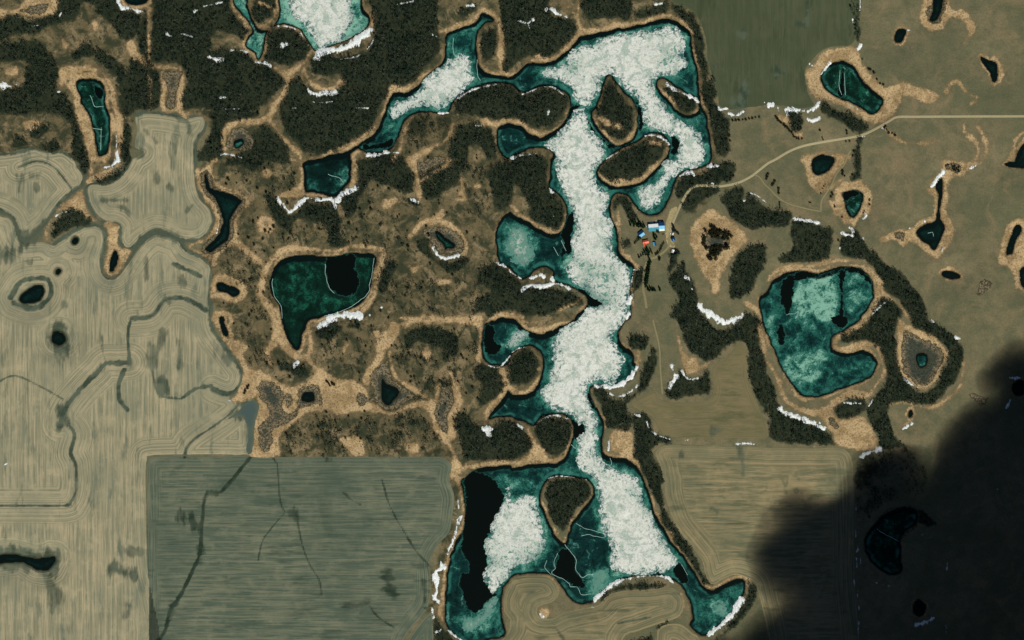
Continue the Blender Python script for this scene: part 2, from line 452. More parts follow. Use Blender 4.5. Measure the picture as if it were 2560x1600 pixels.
PALE = [  # soft lighter ice: shape, amount
 ("31: 230,1250 300,1150 420,1110 560,1090 640,1130 670,1250 660,1400 600,1512 300,1512 220,1350", .55), ("31: 700,1080 850,1060 920,1150 900,1300 800,1450 740,1400 700,1250", .22),
 ("31: 290,1400 400,1350 470,1400 450,1500 330,1490", .35), ("32: 120,400 300,300 500,250 600,350 500,500 400,640 270,620 180,500", .38), ("32: 0,0 60,40 100,330 60,380 20,200", .3),
 ("23: 200,20 250,160 290,400 330,560 330,700 200,800 0,900 13: 2300,1050 2200,1000 2150,850 2250,600 2300,400 12: 2300,1500", .30),
 ("22: 680,850 760,900 790,1100 700,1100 690,980", .5), ("21: 560,850 1100,1000 1100,1400 700,1380 560,1150", .4), ("13: 2000,1260 2200,1150 2320,1100 2330,1400 2100,1480 1950,1400", .3),
 ("23: 1000,880 900,1000 760,1110 640,1100 760,900", .28), ("23: 1700,1100 1850,1100 2100,1000 2160,1100 1950,1350 1750,1350", .22), ("20: 0,640 300,600 450,640 300,720 120,720", .0),
 ("10: 1830,330 1990,260 2110,220 2110,300 1850,380 1830,560 1790,600", .45), ("10: 1200,1200 1300,1130 1350,1180 1330,1300 1250,1290", .4), ("21: 1400,150 1500,100 1500,400 1350,520 1200,500 1180,350", .25),
 ("20: 1540,1100 1800,1080 1840,1300 1750,1300", .22), ("22: 300,1300 600,1200 600,1400 700,1500 300,1500 100,1450", .16), ("11: 460,30 560,20 500,60 500,240 640,280 780,290 720,330 600,310 480,290", .45),
 ("11: 830,60 890,80 860,220 770,280 740,200", .42), ("11: 960,900 1100,900 1080,1150 1030,1250 980,1150", .12), ("11: 170,1200 240,1000 400,950 560,960 640,1000 600,1200 500,1380 300,1400", .13), ("11: 650,1330 1000,1290 940,1360 650,1450", .2), ("21: 0,600 150,650 220,900 100,1000 0,950", .25)]
WHITE = [
 ('great white ice sheet spread over the top basin of the lake', .0, "20: 290,690 350,660 440,640 520,560 580,480 700,410 780,430 830,380 950,340 1100,310 1250,300 1380,290 1490,270 1560,290 1600,350 1620,450 1600,520 1650,580 1650,640 1560,670 1430,710 1360,740 1330,830 1370,920 1450,1020 1520,1120 1600,1170 1700,1220 1770,1300 1810,1380 1810,1500 21: 1790,20 1740,60 1620,70 1540,140 1470,200 1430,280 1400,380 1320,470 1240,420 1200,320 1240,260 1360,220 1420,120 1440,30 20: 1560,1500 1580,1400 1600,1330 1500,1270 1420,1220 1300,1200 1260,1140 1240,1060 1210,960 1120,880 1050,820 1000,740 930,680 860,720 820,800 800,900 740,980 680,1010 610,960 580,880 520,800 480,740 370,720"),
 ('long white ice sheet running down the middle channel to the south basin', .0, "20: 600,1050 680,1020 690,1080 700,1180 760,1270 850,1370 860,1450 21: 830,10 780,90 770,180 800,260 880,310 895,400 890,470 930,600 945,700 940,800 970,900 1030,1000 1090,1040 1090,1120 1120,1150 1090,1250 1080,1400 1110,1450 22: 1085,0 1000,70 960,150 970,250 1020,340 1040,420 1010,510 930,590 850,560 740,600 690,660 720,750 730,830 780,920 790,1020 800,1100 780,1180 800,1270 870,1370 960,1430 1100,1470 1180,1500 23: 1190,0 1210,130 1270,240 1340,390 1400,540 1480,650 1560,760 1480,850 1350,870 1200,900 1060,880 960,830 960,700 970,650 930,560 880,480 850,350 830,200 830,80 22: 780,1500 720,1430 650,1370 620,1280 640,1180 620,1120 680,1060 700,980 640,970 580,900 500,860 400,830 320,760 300,680 350,600 370,500 420,430 400,300 420,180 480,90 600,30 21: 650,1500 720,1410 850,1390 880,1350 760,1270 680,1180 580,1130 530,1060 540,980 580,870 560,780 600,600 570,480 520,360 470,220 440,100 430,0 20: 415,1440 320,1400 330,1360 420,1300 500,1190 580,1130"),
 ('narrow white ice tongue in the upper left arm of the lake', .1, "10: 1890,540 1950,520 2010,600 2010,680 2060,740 2000,800 1960,860 1870,940 1790,990 1680,1010 1560,1000 1450,1030 1370,1090 1300,1090 1290,1020 1350,960 1470,930 1560,860 1590,780 1640,720 1740,650 1830,580"),
 ('white ice field on the small lake at the top edge', .1, "10: 330,-260 880,-260 890,60 890,200 860,290 800,370 700,420 620,440 560,360 500,260 420,180 350,130 340,50"),
 ('broad white ice patch beside the black open water in the south basin', .1, "23: 0,210 100,190 200,160 240,300 270,420 290,560 280,680 220,740 100,790 0,820 13: 2380,900 2300,1000 2240,1070 2180,980 2160,880 2220,800 2180,720 2170,600 2240,500 2240,430 2290,320 2350,180 2400,80"),
 ('speckled white ice patch in the small bay west of the channel', .5, "21: 20,650 80,640 130,720 190,820 190,930 120,980 50,950 -20,880 -40,760 -20,680"),
 ('small white ice patch in the bay above the round wooded point', .3, "22: 0,180 60,110 140,110 150,160 60,210 0,250 12: 2370,260 2400,200"),
 ('little round patch of white ice in the far southeast bay', .5, "23: 1900,1180 1980,1160 2030,1210 1990,1270 1910,1240"),
 ('ragged whitish ice at the bottom tip of the south basin', .6, "13: 1980,1330 2120,1290 2180,1160 2260,1110 2260,1200 2150,1330 2050,1420 1970,1390"),
 ('scattered white ice crumbs between black water and the long sheet', .65, "23: 780,890 900,860 930,940 850,960 900,1000 780,1050 760,960"),
 ('cream-coloured ice strip along the snowbank of the top lake', .2, "10: 640,440 800,400 930,340 1010,290 990,330 880,400 760,440 660,460"),
]
RIDGES = ["23: 500,610 560,680 610,760 600,850 660,915 720,895 770,890", "23: 430,690 400,780 410,830 375,880 480,940 540,980 550,1010 620,1010 650,1080 750,1080", "23: 370,890 310,830 330,760", "23: 765,40 815,100 815,160",
 "11: 680,130 740,155 780,165 825,210", "23: 660,530 740,520 870,550", "23: 610,410 700,460 880,510", "11: 160,1120 150,1180 180,1290 240,1390 250,1500", "11: 650,980 665,1100 690,1200 740,1260", "11: 1110,920 1100,1050 1080,1160 1030,1290 820,1420 640,1480",
 "31: 170,1465 260,1450 290,1420 270,1500", "30: 680,660 670,800 690,890", "30: 720,680 725,900", "33: 1030,460 1120,520 1240,580", "21: 390,820 440,900", "21: 470,760 510,860", "10: 1250,1040 1290,1110", "10: 1860,360 1870,480 1900,540 1960,530", "00: 860,900 890,1000 975,1005", "00: 950,1200 955,1420", "00: 880,1215 960,1220", "23: 1600,800 1660,900", "22: 930,1300 940,1370 880,1360", "31: 1510,690 1550,680 1560,720", "22: 560,1180 600,1220 610,1180", "10: 2085,570 2090,700 2120,760"]

# crop fields: label, material key, shape
FIELDS = [
 ('tan stubble field with curved rows in the left edge bend', 'stub', "00: -600,1430 0,1445 200,1405 330,1390 450,1435 600,1425 700,1500 01: 730,60 790,150 780,240 690,300 560,440 420,580 330,660 220,740 170,650 130,560 0,490 -600,470"),
 ('tan stubble field of lobed outline between the long green pond and the boot pond', 'stub', "00: 1290,1080 1500,1060 1700,1090 1760,1120 1800,1110 1920,1100 1945,1200 1870,1320 1845,1500 01: 1840,100 1860,280 1900,370 2000,480 2025,560 1970,700 1850,755 1700,745 1560,670 1470,650 1370,700 1240,840 1160,810 1120,700 1130,610 1000,580 900,500 830,400 810,280 850,215 1000,225 1100,180 1200,60 1240,0 00: 1250,1500 1350,1440 1270,1400 1290,1250"),
 ('huge tan stubble field with fine vertical rows filling the left side', 'stub', "01: -600,520 0,530 120,580 160,680 220,770 400,770 520,800 640,700 780,640 920,600 1000,680 1000,800 960,950 980,1080 1060,1120 1150,1060 1280,880 1400,740 1500,700 1680,750 1760,840 1900,900 1990,980 2015,1080 1985,1250 1995,1400 02: 1990,0 2020,100 2160,260 2260,420 2300,520 2270,640 2170,720 2200,760 2250,790 2380,740 2430,800 2400,960 2400,1180 2340,1270 2000,1275 1450,1280 1395,1310 1385,1400 03: 1385,0 1390,700 1390,1900 -600,1900"),
 ('dark grey-green field with horizontal rows at the lower left of centre', 'dark', "02: 1387,1400 1400,1320 1460,1285 2000,1282 2300,1280 12: 0,1295 400,1290 800,1285 1600,1290 1750,1290 1850,1350 1850,1420 13: 1830,0 1880,150 1870,300 1830,500 1700,640 1640,780 1650,900 1625,1200 1400,1512 1300,1900 03: 1500,1900 1390,1900 1388,700 1388,200"),
 ('dark green wedge of field against the snowy lake bank', 'dark', "13: 1640,1250 1675,1320 1680,1500 1690,1900 1330,1900 1430,1520"),
 ('tan and green field of concentric rows in the lower right, partly in cloud shadow', 'ring', "22: 1350,1240 1400,1190 1520,1172 2000,1185 2380,1195 32: 0,1200 400,1200 650,1200 750,1230 800,1330 810,1480 33: 820,200 820,900 815,1900 23: 2460,1900 2420,1500 2330,1100 2300,980 2230,930 2100,900 1960,960 1880,990 1820,880 1790,760 1700,640 1560,470 1490,320 1440,150 1430,0 22: 1420,1490 1400,1380 1350,1290"),
 ('brown mown field between the crescent wood and the eastern tree belt', 'hay', "22: 2160,210 2220,260 2230,450 2280,650 2380,950 2410,1110 2200,1118 1520,1110 1380,1020 1320,920 1180,840 1130,780 1360,660 1380,750 1500,770 1870,740 1890,450 2000,370 2100,260"),
 ('dark olive field at the top right beyond the lake', 'olive', "20: 1480,-500 1500,0 1650,80 1760,180 1830,400 1850,600 1930,850 1960,1010 2100,1040 2390,1000 30: 100,1000 300,1030 440,1000 380,880 350,700 400,600 520,480 660,440 790,430 850,300 860,150 865,0 865,-500"),
 ('two-lobed tan and green peninsula field with looping rows at the bottom', 'ring', "23: 0,930 150,900 330,910 420,980 450,1080 380,1160 250,1200 260,1290 380,1300 480,1250 700,1200 820,1170 900,1090 1050,1040 1300,1030 1500,1010 1590,1070 1630,1150 1590,1290 1400,1360 1200,1430 1050,1512 1000,1900 -300,1900 13: 2390,1400 2340,1250 2330,1120 2380,1000"),
 ('small lobe of looping rows at the bottom edge right of the peninsula', 'ring', "23: 1360,1512 1380,1400 1500,1350 1620,1370 1720,1450 1780,1500 1900,1900 1340,1900"),
]
# grassed waterways and wet marks on the fields: path, half width
WET = [("01: -100,470 0,480 100,530 150,600 170,700 230,760 330,700 440,590 560,430 690,300 780,230 800,150 740,60", 7), ("00: 700,1500 600,1430 450,1440 330,1395 150,1440 -100,1470", 6), ("01: 250,750 340,720 420,620", 14),
 ("01: 180,70 350,10 500,60 600,170 690,290", 4), ("01: 200,150 190,300", 8), ("01: 300,150 330,140", 9),
 ("01: 810,280 820,380 880,500 960,590 1080,600 1140,640 1130,740 1170,820 1240,840 1340,740 1470,670 1600,700 1700,750 1850,760 1960,700 2020,570 1990,450 1900,350 1860,250 1850,100 1850,0", 6), ("01: 810,280 850,215 1000,225 1120,170 1210,60 1240,0", 5),
 ("01: 500,800 620,720 760,640 900,610 990,660 1010,780 960,950 980,1070 1050,1110 1140,1050 1260,870 1330,780 1470,690 1600,720 1700,760 1760,850 1900,910 2000,1000 2000,1120 1980,1250 1990,1400 2000,1512", 7),
 ("01: 1350,760 1470,690 1600,720 1690,750", 11),
 ("00: 1290,1080 1400,1060 1600,1080 1750,1110 1900,1080 1950,1130 1930,1230 1860,1330 1850,1500", 6), ("00: 1700,1100 1780,1180 1780,1260", 8), ("00: 1270,1400 1350,1430 1350,1480 1260,1500", 5),
 ("02: 1990,0 2020,110 2120,250 2230,400 2290,500 2270,620 2200,690 2100,690 2010,650", 7), ("02: 1720,740 1850,650 2000,620", 5), ("02: 2110,350 2180,370", 12), ("02: 2130,250 2170,320", 9),
 ("02: 2250,800 2180,880 2080,960 1950,1050 1830,1130 1760,1220 1750,1300", 4), ("02: 2330,820 2350,880 2280,900", 14), ("02: 2360,930 2350,1050 2370,1150 2350,1230", 11),
 ("02: 0,580 100,530 200,540 350,610 480,680 600,750", 3), ("01: 1240,1500 1420,1480 1500,1400 1560,1320 1700,1300 1820,1340 1950,1420", 6), ("02: 1230,20 1210,100 1215,250 1220,390", 6), ("01: 1560,1320 1600,1340", 9),
 ("02: 1220,400 1100,410 1000,410 930,490 820,590 720,700 650,790 600,880 570,980", 8), ("02: 990,420 940,480", 10), ("02: 580,850 610,960 570,1000", 15), ("02: 1220,370 1225,420", 9), ("02: 660,1000 710,1080 680,1200 670,1270 710,1350 725,1512", 5),
 ("03: 725,0 710,130 670,210 620,240 300,240 -100,240", 4), ("02: 960,160 970,260", 9), ("02: 970,260 990,370", 3), ("02: 550,80 560,200 550,270", 17), ("02: 1450,260 1430,430", 12), ("02: 1540,120 1480,260", 10), ("02: 1700,200 1680,450", 9), ("02: 1530,600 1560,660", 16), ("02: 1440,480 1500,700 1700,745", 4), ("02: 1180,470 1120,600 1130,750 1200,850", 7),
 ("03: -100,680 100,690 300,720 450,710 560,700 540,800 500,900", 15), ("03: -100,810 150,800 300,830 430,900 500,1000 540,1100 510,1230", 12), ("03: 1080,830 1150,870 1280,900", 14), ("03: 1220,670 1340,680", 9), ("03: 1200,1290 1220,1180", 9), ("01: 1390,950 1400,1100", 9), ("01: 1740,1120 1740,1180", 9), ("01: 1640,980 1900,1100", 6), ("01: 1610,255 1620,275", 8), ("01: 335,235 345,275", 6), ("01: 1780,480 1820,430", 5), ("01: 960,380 1200,380", 5), ("01: 1150,440 1200,500", 8), ("01: 260,965 265,970", 8), ("01: 610,1350 612,1380", 7), ("01: 120,870 100,900", 16),
 ("00: 1640,1360 1650,1420", 10), ("01: 1490,160 1500,200", 9), ("00: 1370,1230 1480,1350", 6), ("01: 100,1300 200,1150 330,1120 450,1130 480,1260 400,1370 270,1400 130,1350", 8),
 ("03: 2210,-10 2090,110 1960,110 1930,200", 4), ("03: 2060,120 1960,130", 9), ("03: 1930,180 1920,230", 8), ("03: 1930,200 1910,400 1900,600 1880,720 1800,900 1700,1100 1600,1250 1570,1400 1500,1512", 5.5), ("02: 2380,1280 2300,1380 2200,1500 03: 2090,110", 4.5), ("03: 1900,650 1890,750", 9), ("03: 1650,1180 1590,1300", 8), ("12: 150,1290 200,1360 215,1512 13: 230,200 280,300 370,300 400,420 440,620 510,800 600,950 620,1080", 2.6), ("13: 330,300 380,340", 10),
 ("13: 270,310 150,450 60,580 20,760", 2.6), ("13: 1190,0 1250,200 1320,350 1420,520 1520,680 1650,820", 3), ("13: 830,120 920,200 1000,235", 3), ("13: 850,1190 1060,1170", 12), ("13: 1060,1170 1150,1290 1300,1390", 3),
 ("13: 640,250 680,500", 26), ("13: 480,1000 450,1200", 30), ("13: 1230,900 1300,1100", 14), ("03: 1750,350 1850,420", 14), ("12: 680,1300 680,1320", 7), ("13: 1580,950 1600,1200", 5),
 ("22: 2180,1200 2180,1330 2175,1450", 7), ("22: 2180,1210 2185,1290", 12), ("22: 1600,1250 1600,1270", 9), ("22: 1950,1040 1900,1050", 9), ("23: 1900,270 1920,290", 10), ("32: 560,1400 620,1420", 25),
 ("30: 100,690 130,680", 14), ("20: 2190,330 2200,330", 10), ("20: 2190,820 2180,950", 14), ("20: 1950,600 1980,680", 9), ("30: 370,0 375,200", 4), ("30: 300,230 350,220", 9), ("20: 2080,950 2150,1010 2150,1060", 12), ("23: 380,1350 440,1430 490,1512", 3), ("23: 1000,1350 1300,1300", 4)]
SEDGE = [  # dry tan sedge: filled shapes
 "00: -300,100 120,90 200,30 350,-100 550,-100 540,100 400,150 200,150 80,130 20,170 -300,260", "12: -20,480 100,500 250,620 400,620 560,560 600,450 700,540 850,560 1000,600 1100,760 1300,880 1500,760 1680,760 1690,900 1750,1050 1840,1150 1900,1300 1960,1420 1850,1512 1830,1450 1860,1300 1780,1180 1680,1000 1640,880 1550,820 1400,850 1270,900 1100,860 950,860 800,900 700,860 560,870 480,880 380,960 260,1050 210,1150 220,1280 -60,1285 -60,1000 20,800 -40,650",
 "02: 2130,0 2180,150 2250,200 2340,250 2300,330 2360,450 2419,480 2480,700 2400,730 2250,780 2200,760 2260,650 2290,560 2300,450 2200,330 2100,180 2050,80 2020,0",
 "01: 980,600 1120,610 1110,750 1140,830 1250,860 1200,950 1130,1050 1040,1095 980,1040 990,930 1020,800 1020,680", "01: 700,330 780,290 800,400 850,500 920,580 840,560 760,480 650,460 550,500 480,600 440,680 450,760 430,650 500,520 600,420",
 "30: 440,600 520,490 660,455 790,440 860,490 900,600 1000,720 1080,810 1200,800 1270,770 1400,820 1560,870 1620,900 1580,960 1480,970 1380,920 1260,900 1240,1000 1200,1080 1060,1165 960,1160 820,1080 680,1000 540,950 460,940 380,820 360,720 380,660",
 "30: 1450,80 1500,-80 1700,-80 1740,80 1870,90 1920,180 1970,250 1930,320 1850,410 1830,400 1900,310 1870,220 1760,160 1700,180 1650,270 1580,290 1480,250 1430,180",
 "31: 330,-40 340,60 400,220 470,330 540,300 620,170 740,20 790,-40 640,-60", "31: 640,260 720,210 900,220 960,300 940,440 860,560 830,640 770,600 700,500 640,400",
 "31: 1640,0 1850,20 2030,20 1900,90 1850,150 1740,160 1700,250 1700,350 1680,480 1740,570 1760,650 1720,780 1640,880 1600,930 1540,920 1450,840 1350,780 1270,830 1200,760 1060,780 1060,740 1200,670 1330,650 1440,570 1560,520 1590,400 1570,350 1500,290 1560,190 1640,100",
 "31: 2330,560 2419,560 2500,600 2500,1300 2419,1250 2350,1130 2280,1020 2180,950 2200,780 2260,640", "32: 450,880 600,790 640,900 700,950 900,900 940,960 1000,1060 1020,1150 1000,1220 820,1220 660,1190 600,1060 520,950",
 "22: 1560,100 1600,250 1650,320 1740,370 1770,430 1900,380 1930,360 1800,450 1720,500 1640,500 1600,400", "22: 940,1060 1130,1060 1140,1300 1080,1290 980,1260 930,1180", "22: 150,1020 200,1090 260,1170 320,1250 330,1330 150,1350 0,1380 0,1350 120,1300 190,1200 150,1080",
 "21: 1900,460 1980,530 2100,600 2230,740 2130,850 2050,960 1990,1080 1950,1200 1920,1270 1860,1150 1780,1040 1710,880 1690,720 1720,590 1800,510", "32: 1240,0 1330,60 1550,160 1690,290 1680,380 1560,600 1450,650 1280,540 1240,400 1220,200",
 "30: 240,1250 320,1260 325,1310 260,1310", "30: 90,1100 200,1100 220,1180 180,1190", "11: 1210,380 1340,370 1270,440 1220,470", "11: 1700,1130 1840,1130 1830,1180 1710,1170", "11: 1430,1000 1540,1010 1490,1070", "12: 1560,330 1600,270 1660,300 1650,370 1600,390", "12: 820,190 880,200 880,250 820,300", "12: 800,1120 980,1110 1020,1270 860,1240", "12: 1420,1160 1540,1150 1550,1230 1480,1270 1410,1230", "00: 50,650 150,630 180,690 130,730 50,710", "00: 870,190 930,200 930,280 880,280", "00: 600,380 640,420 640,460 600,450", "00: 230,1150 400,1150 350,1220 250,1220", "00: 570,640 720,640 640,720 580,830 560,740",
 "22: 1180,800 1340,690 1380,780 1340,860 1240,860", "23: 260,1200 350,1230 340,1300 270,1290"]
SEDGE_L = [("00: 620,760 700,680 850,655 980,700 1060,850 1080,1000 1130,1200 1130,1400 1100,1512", 11), ("00: 620,760 700,900 740,1050 800,1200 840,1350 870,1512 01: 860,100 850,200", 10), ("01: 830,200 920,150 1010,120 1090,60 1130,0", 9),
 ("00: 1240,400 1270,500 1340,570 1420,630 1560,640 1700,650 1720,750 1700,900 1700,1050 1740,1100", 9), ("00: 1530,680 1560,800 1540,950 1560,1030 1700,1040", 8), ("00: 1410,80 1412,300 1405,560", 2.2), ("00: 1405,700 1420,900 1420,1040", 2.2), ("00: 2190,20 2270,130 2330,250", 5), ("00: 2130,1400 2110,1280 2180,1180 2300,1140 10: 0,1160", 10),
 ("10: 0,1150 120,1110 170,1000 250,900 300,780 330,680 450,600 520,490", 9), ("10: 180,640 310,720", 8), ("10: 450,640 490,740 560,820 730,840 800,760", 8), ("10: 120,1110 220,1250 330,1380 420,1470 11: 420,80", 9), ("10: 700,1440 900,1350 1000,1300 1120,1200", 5), ("10: 40,20 190,120 80,240 0,240", 4),
 ("10: 1080,60 1100,150 1100,240", 5), ("10: 1700,310 1900,260 2080,190 2150,90 2280,190", 7), ("10: 1280,830 1400,850 1500,780 1580,700", 7), ("10: 2419,1150 2250,1175 2170,1150", 8), ("10: 1500,1480 1700,1380 1820,1300 1860,1180", 6), ("10: 1290,1512 1370,1390 1400,1250 1480,1100", 3), ("10: 2110,420 2120,600 2220,690 2350,710", 5), ("10: 2300,200 2310,450 2310,690", 5),
 ("11: 340,0 430,60 430,200 420,260 340,320 230,340", 8), ("11: 380,340 450,310 560,320", 6), ("11: 930,0 935,120 900,250", 6), ("11: 1450,0 1520,150 1540,330", 9), ("11: 1810,0 1820,40 1680,120 1560,200", 7), ("11: 1940,150 1950,330", 4), ("11: 40,1270 90,1050 150,950 270,850 400,830 560,840 760,860 900,820 1060,820 1190,860 1200,930 1150,1100 1120,1280 1000,1420", 9), ("11: 0,950 60,970", 6),
 ("11: 40,1270 110,1370 180,1490 12: 200,100 270,230 380,340 480,340 520,250 500,80", 9), ("12: 130,400 110,300 160,220 200,100", 8), ("11: 1440,730 1500,680 1570,590 1700,570 1760,490", 8), ("11: 1700,570 1820,620 1930,710 1980,800 1960,870", 8), ("11: 1435,728 1440,730", 5), ("11: 40,600 60,550 120,550 150,600 130,660 60,650", 5), ("11: 105,125 118,128", 7), ("11: 2090,225 2110,250 2090,275 2070,250 2090,225", 4), ("11: 1920,330 1950,300 1960,370 1900,370", 5),
 ("12: 480,340 560,450 640,520 740,560", 10), ("12: 400,620 560,560 600,500", 8), ("12: 1300,60 1260,170 1230,240", 22), ("12: 1260,170 1150,130", 8), ("12: 1230,250 1150,400 1080,480 1040,560", 10), ("12: 1260,300 1290,450 1320,540 1440,630 1560,700 1660,770", 9), ("12: 1300,60 1500,15 1800,0 2100,10", 11), ("11: 1350,1490 1500,1500 1600,1490 1750,1500", 12), ("12: 2120,20 2120,200 2110,370", 6),
 ("12: 1730,520 1850,510 1890,650 1920,780 1860,850 1840,1000 1850,1100", 9), ("12: 1740,600 1700,740 1670,850 1720,1000 1800,1120", 8), ("12: 1960,1400 2050,1380 2200,1360 2400,1350", 5), ("13: 1900,-20 1940,150 1970,300", 9), ("13: 1800,780 1780,950 1770,1100 1740,1250 1800,1350", 5), ("12: 2170,1000 2180,870 2280,760 2350,670", 7), ("12: 2330,480 2380,620", 5),
 ("01: 1870,100 1890,200 1940,330 2030,420 2070,550 2030,680 1950,760 1830,790 1800,830 1900,880 1990,930", 7), ("01: 2020,0 1980,60 2000,150 2060,240 2200,290 2330,360 2330,420 2240,520 2220,620 2220,760 2130,810 2020,920 2020,980", 7), ("01: 2220,760 2300,830 2419,940", 8), ("01: 1880,130 1980,60 2030,0", 7), ("01: 2020,1240 2040,1120 2150,1120 2280,1190 2310,1250 2210,1320 2100,1270 2010,1280", 8), ("01: 2040,1512 2060,1460 2150,1460 2190,1512 02: 2160,60 2180,150", 7),
 ("20: 640,20 620,180 670,320", 6), ("20: 450,0 560,100 640,250", 3), ("20: 700,310 1000,260 1250,210 1400,160 1500,150 1640,240 1690,310", 5), ("20: 150,590 250,550 350,580", 7), ("20: 1780,850 1800,950 1830,1030", 4), ("20: 60,1180 160,1250 260,1290 350,1260", 5), ("20: 850,1120 950,1190 1010,1190", 7), ("20: 1150,1270 1080,1340", 4), ("20: 1310,1340 1400,1360", 8), ("21: 0,440 100,530 250,650 400,690 470,640", 6), ("21: 900,230 1000,200 1150,210", 4), ("22: 0,650 100,680 200,650 250,570", 6), ("22: 0,100 100,100 230,130 350,100", 3), ("21: 450,1420 600,1350 680,1280", 5), ("22: 0,-20 120,20 240,10", 5), ("21: 0,1460 100,1490", 5),
 ("31: 0,1130 100,1040 250,1010 400,1000 560,970 700,950 850,970 960,1040 1050,1150 1050,1280 1000,1400 920,1512", 8), ("32: 880,40 720,120 640,190 640,260 720,280 850,240 950,230 1030,260 1080,400 1090,510 1020,610 940,710 800,700 680,740 560,830 450,880 300,850 170,760 110,600 50,480 0,400", 8), ("21: 2200,1350 2300,1400 2390,1500 22: 2340,60 2390,300 2410,400", 5), ("31: 1050,1250 1200,1330 1280,1420 1330,1500", 7), ("30: 2480,1200 2340,1320 2320,1420 2280,1512", 4), ("30: 1980,1200 2060,1350 2040,1500", 3), ("30: 1850,1160 1860,1250 1950,1330 1990,1430 1960,1512", 2.5), ("32: 1150,800 1300,780 1420,820 1560,820 1700,740 1820,600 1850,400", 3), ("32: 1310,850 1370,830 1390,880 1350,950 1290,990", 3), ("30: 1680,860 1720,790 1790,760 1850,850 1900,890 1970,920 1920,980", 3), ("22: 1190,300 1200,380", 4), ("23: 1830,1000 1900,1030 1960,1010 2060,940 2180,910 2230,930", 6), ("23: 2220,960 2180,1100 2100,1220 1960,1370 1820,1480", 4), ("23: 1600,1080 1620,1150 1570,1280", 5), ("30: 1100,1210 1250,1330 1400,1355 1560,1350", 3), ("31: 400,200 500,300 700,180", 4), ("31: 600,400 650,480 720,560", 6), ("21: 1000,440 1010,600 1040,860 1120,960 1190,1010", 4), ("23: 0,960 150,925 330,940 420,1010 430,1080 370,1130", 5)]
MARSH = ["21: 1900,640 1990,680 2060,740 2000,860 1910,900 1840,840 1820,740", "12: 1240,300 1230,370 1170,430 1100,500 1075,580 1110,650 1110,730 1050,730 1000,670 950,720 970,800 1040,800 1110,770 1170,820 1270,865 1350,830 1440,760 1510,730 1450,660 1340,590 1290,560 1260,480 1245,370",
 "12: 400,660 480,620 580,620 600,720 610,790 500,800 400,830 400,740", "12: 20,640 70,580 140,590 220,640 270,720 240,800 270,870 350,880 400,830 400,880 330,950 200,1000 160,1060 170,1120 130,1200 80,1250 40,1200 20,1100 20,1000 100,950 120,840 60,750",
 "12: 1770,620 1830,640 1860,720 1840,830 1800,920 1810,1050 1780,1060 1710,960 1690,850 1730,780 1750,680", "11: 1570,650 1700,640 1850,650 1960,760 1950,860 1850,890 1750,880 1690,820 1600,720", "00: 1540,690 1720,680 1700,760 1660,900 1650,1020 1580,1020 1590,900 1570,780",
 "00: 2200,1230 2300,1200 2380,1290 2370,1400 2200,1420 2140,1380", "32: 1290,100 1400,150 1550,210 1640,290 1660,360 1600,480 1520,590 1440,620 1300,520 1270,400 1260,250",
 "01: 1960,90 2000,190 2010,260 2100,290 2200,320 2320,370 2300,450 2230,530 2200,600 2200,720 2160,790 2060,860 2000,900 1920,870 1910,830 1990,740 2050,680 2080,560 2050,470 1990,360 1930,310 1905,200 1900,130", "11: 1530,30 1660,-10 1780,-20 1740,30 1640,80 1560,150", "00: 200,90 320,60 450,40 420,110 320,130 230,120",
 "30: 1520,60 1680,0 1660,120 1620,220 1500,200", "31: 2010,1150 2100,1140 2090,1200 2020,1270 1980,1260 1990,1190", "33: 1160,270 1380,290 1400,400 1240,570 1040,450", "01: 170,1270 330,1150 430,1190 420,1300 260,1370 150,1340", "12: 290,680 350,760 300,840 280,780", "32: 1880,680 2000,720 2080,750 2000,800 1940,740", "31: 1200,690 1290,680 1280,760 1220,750", "31: 1680,50 1820,50 1800,120 1730,100", "32: 560,930 620,950 660,1010 600,990"]
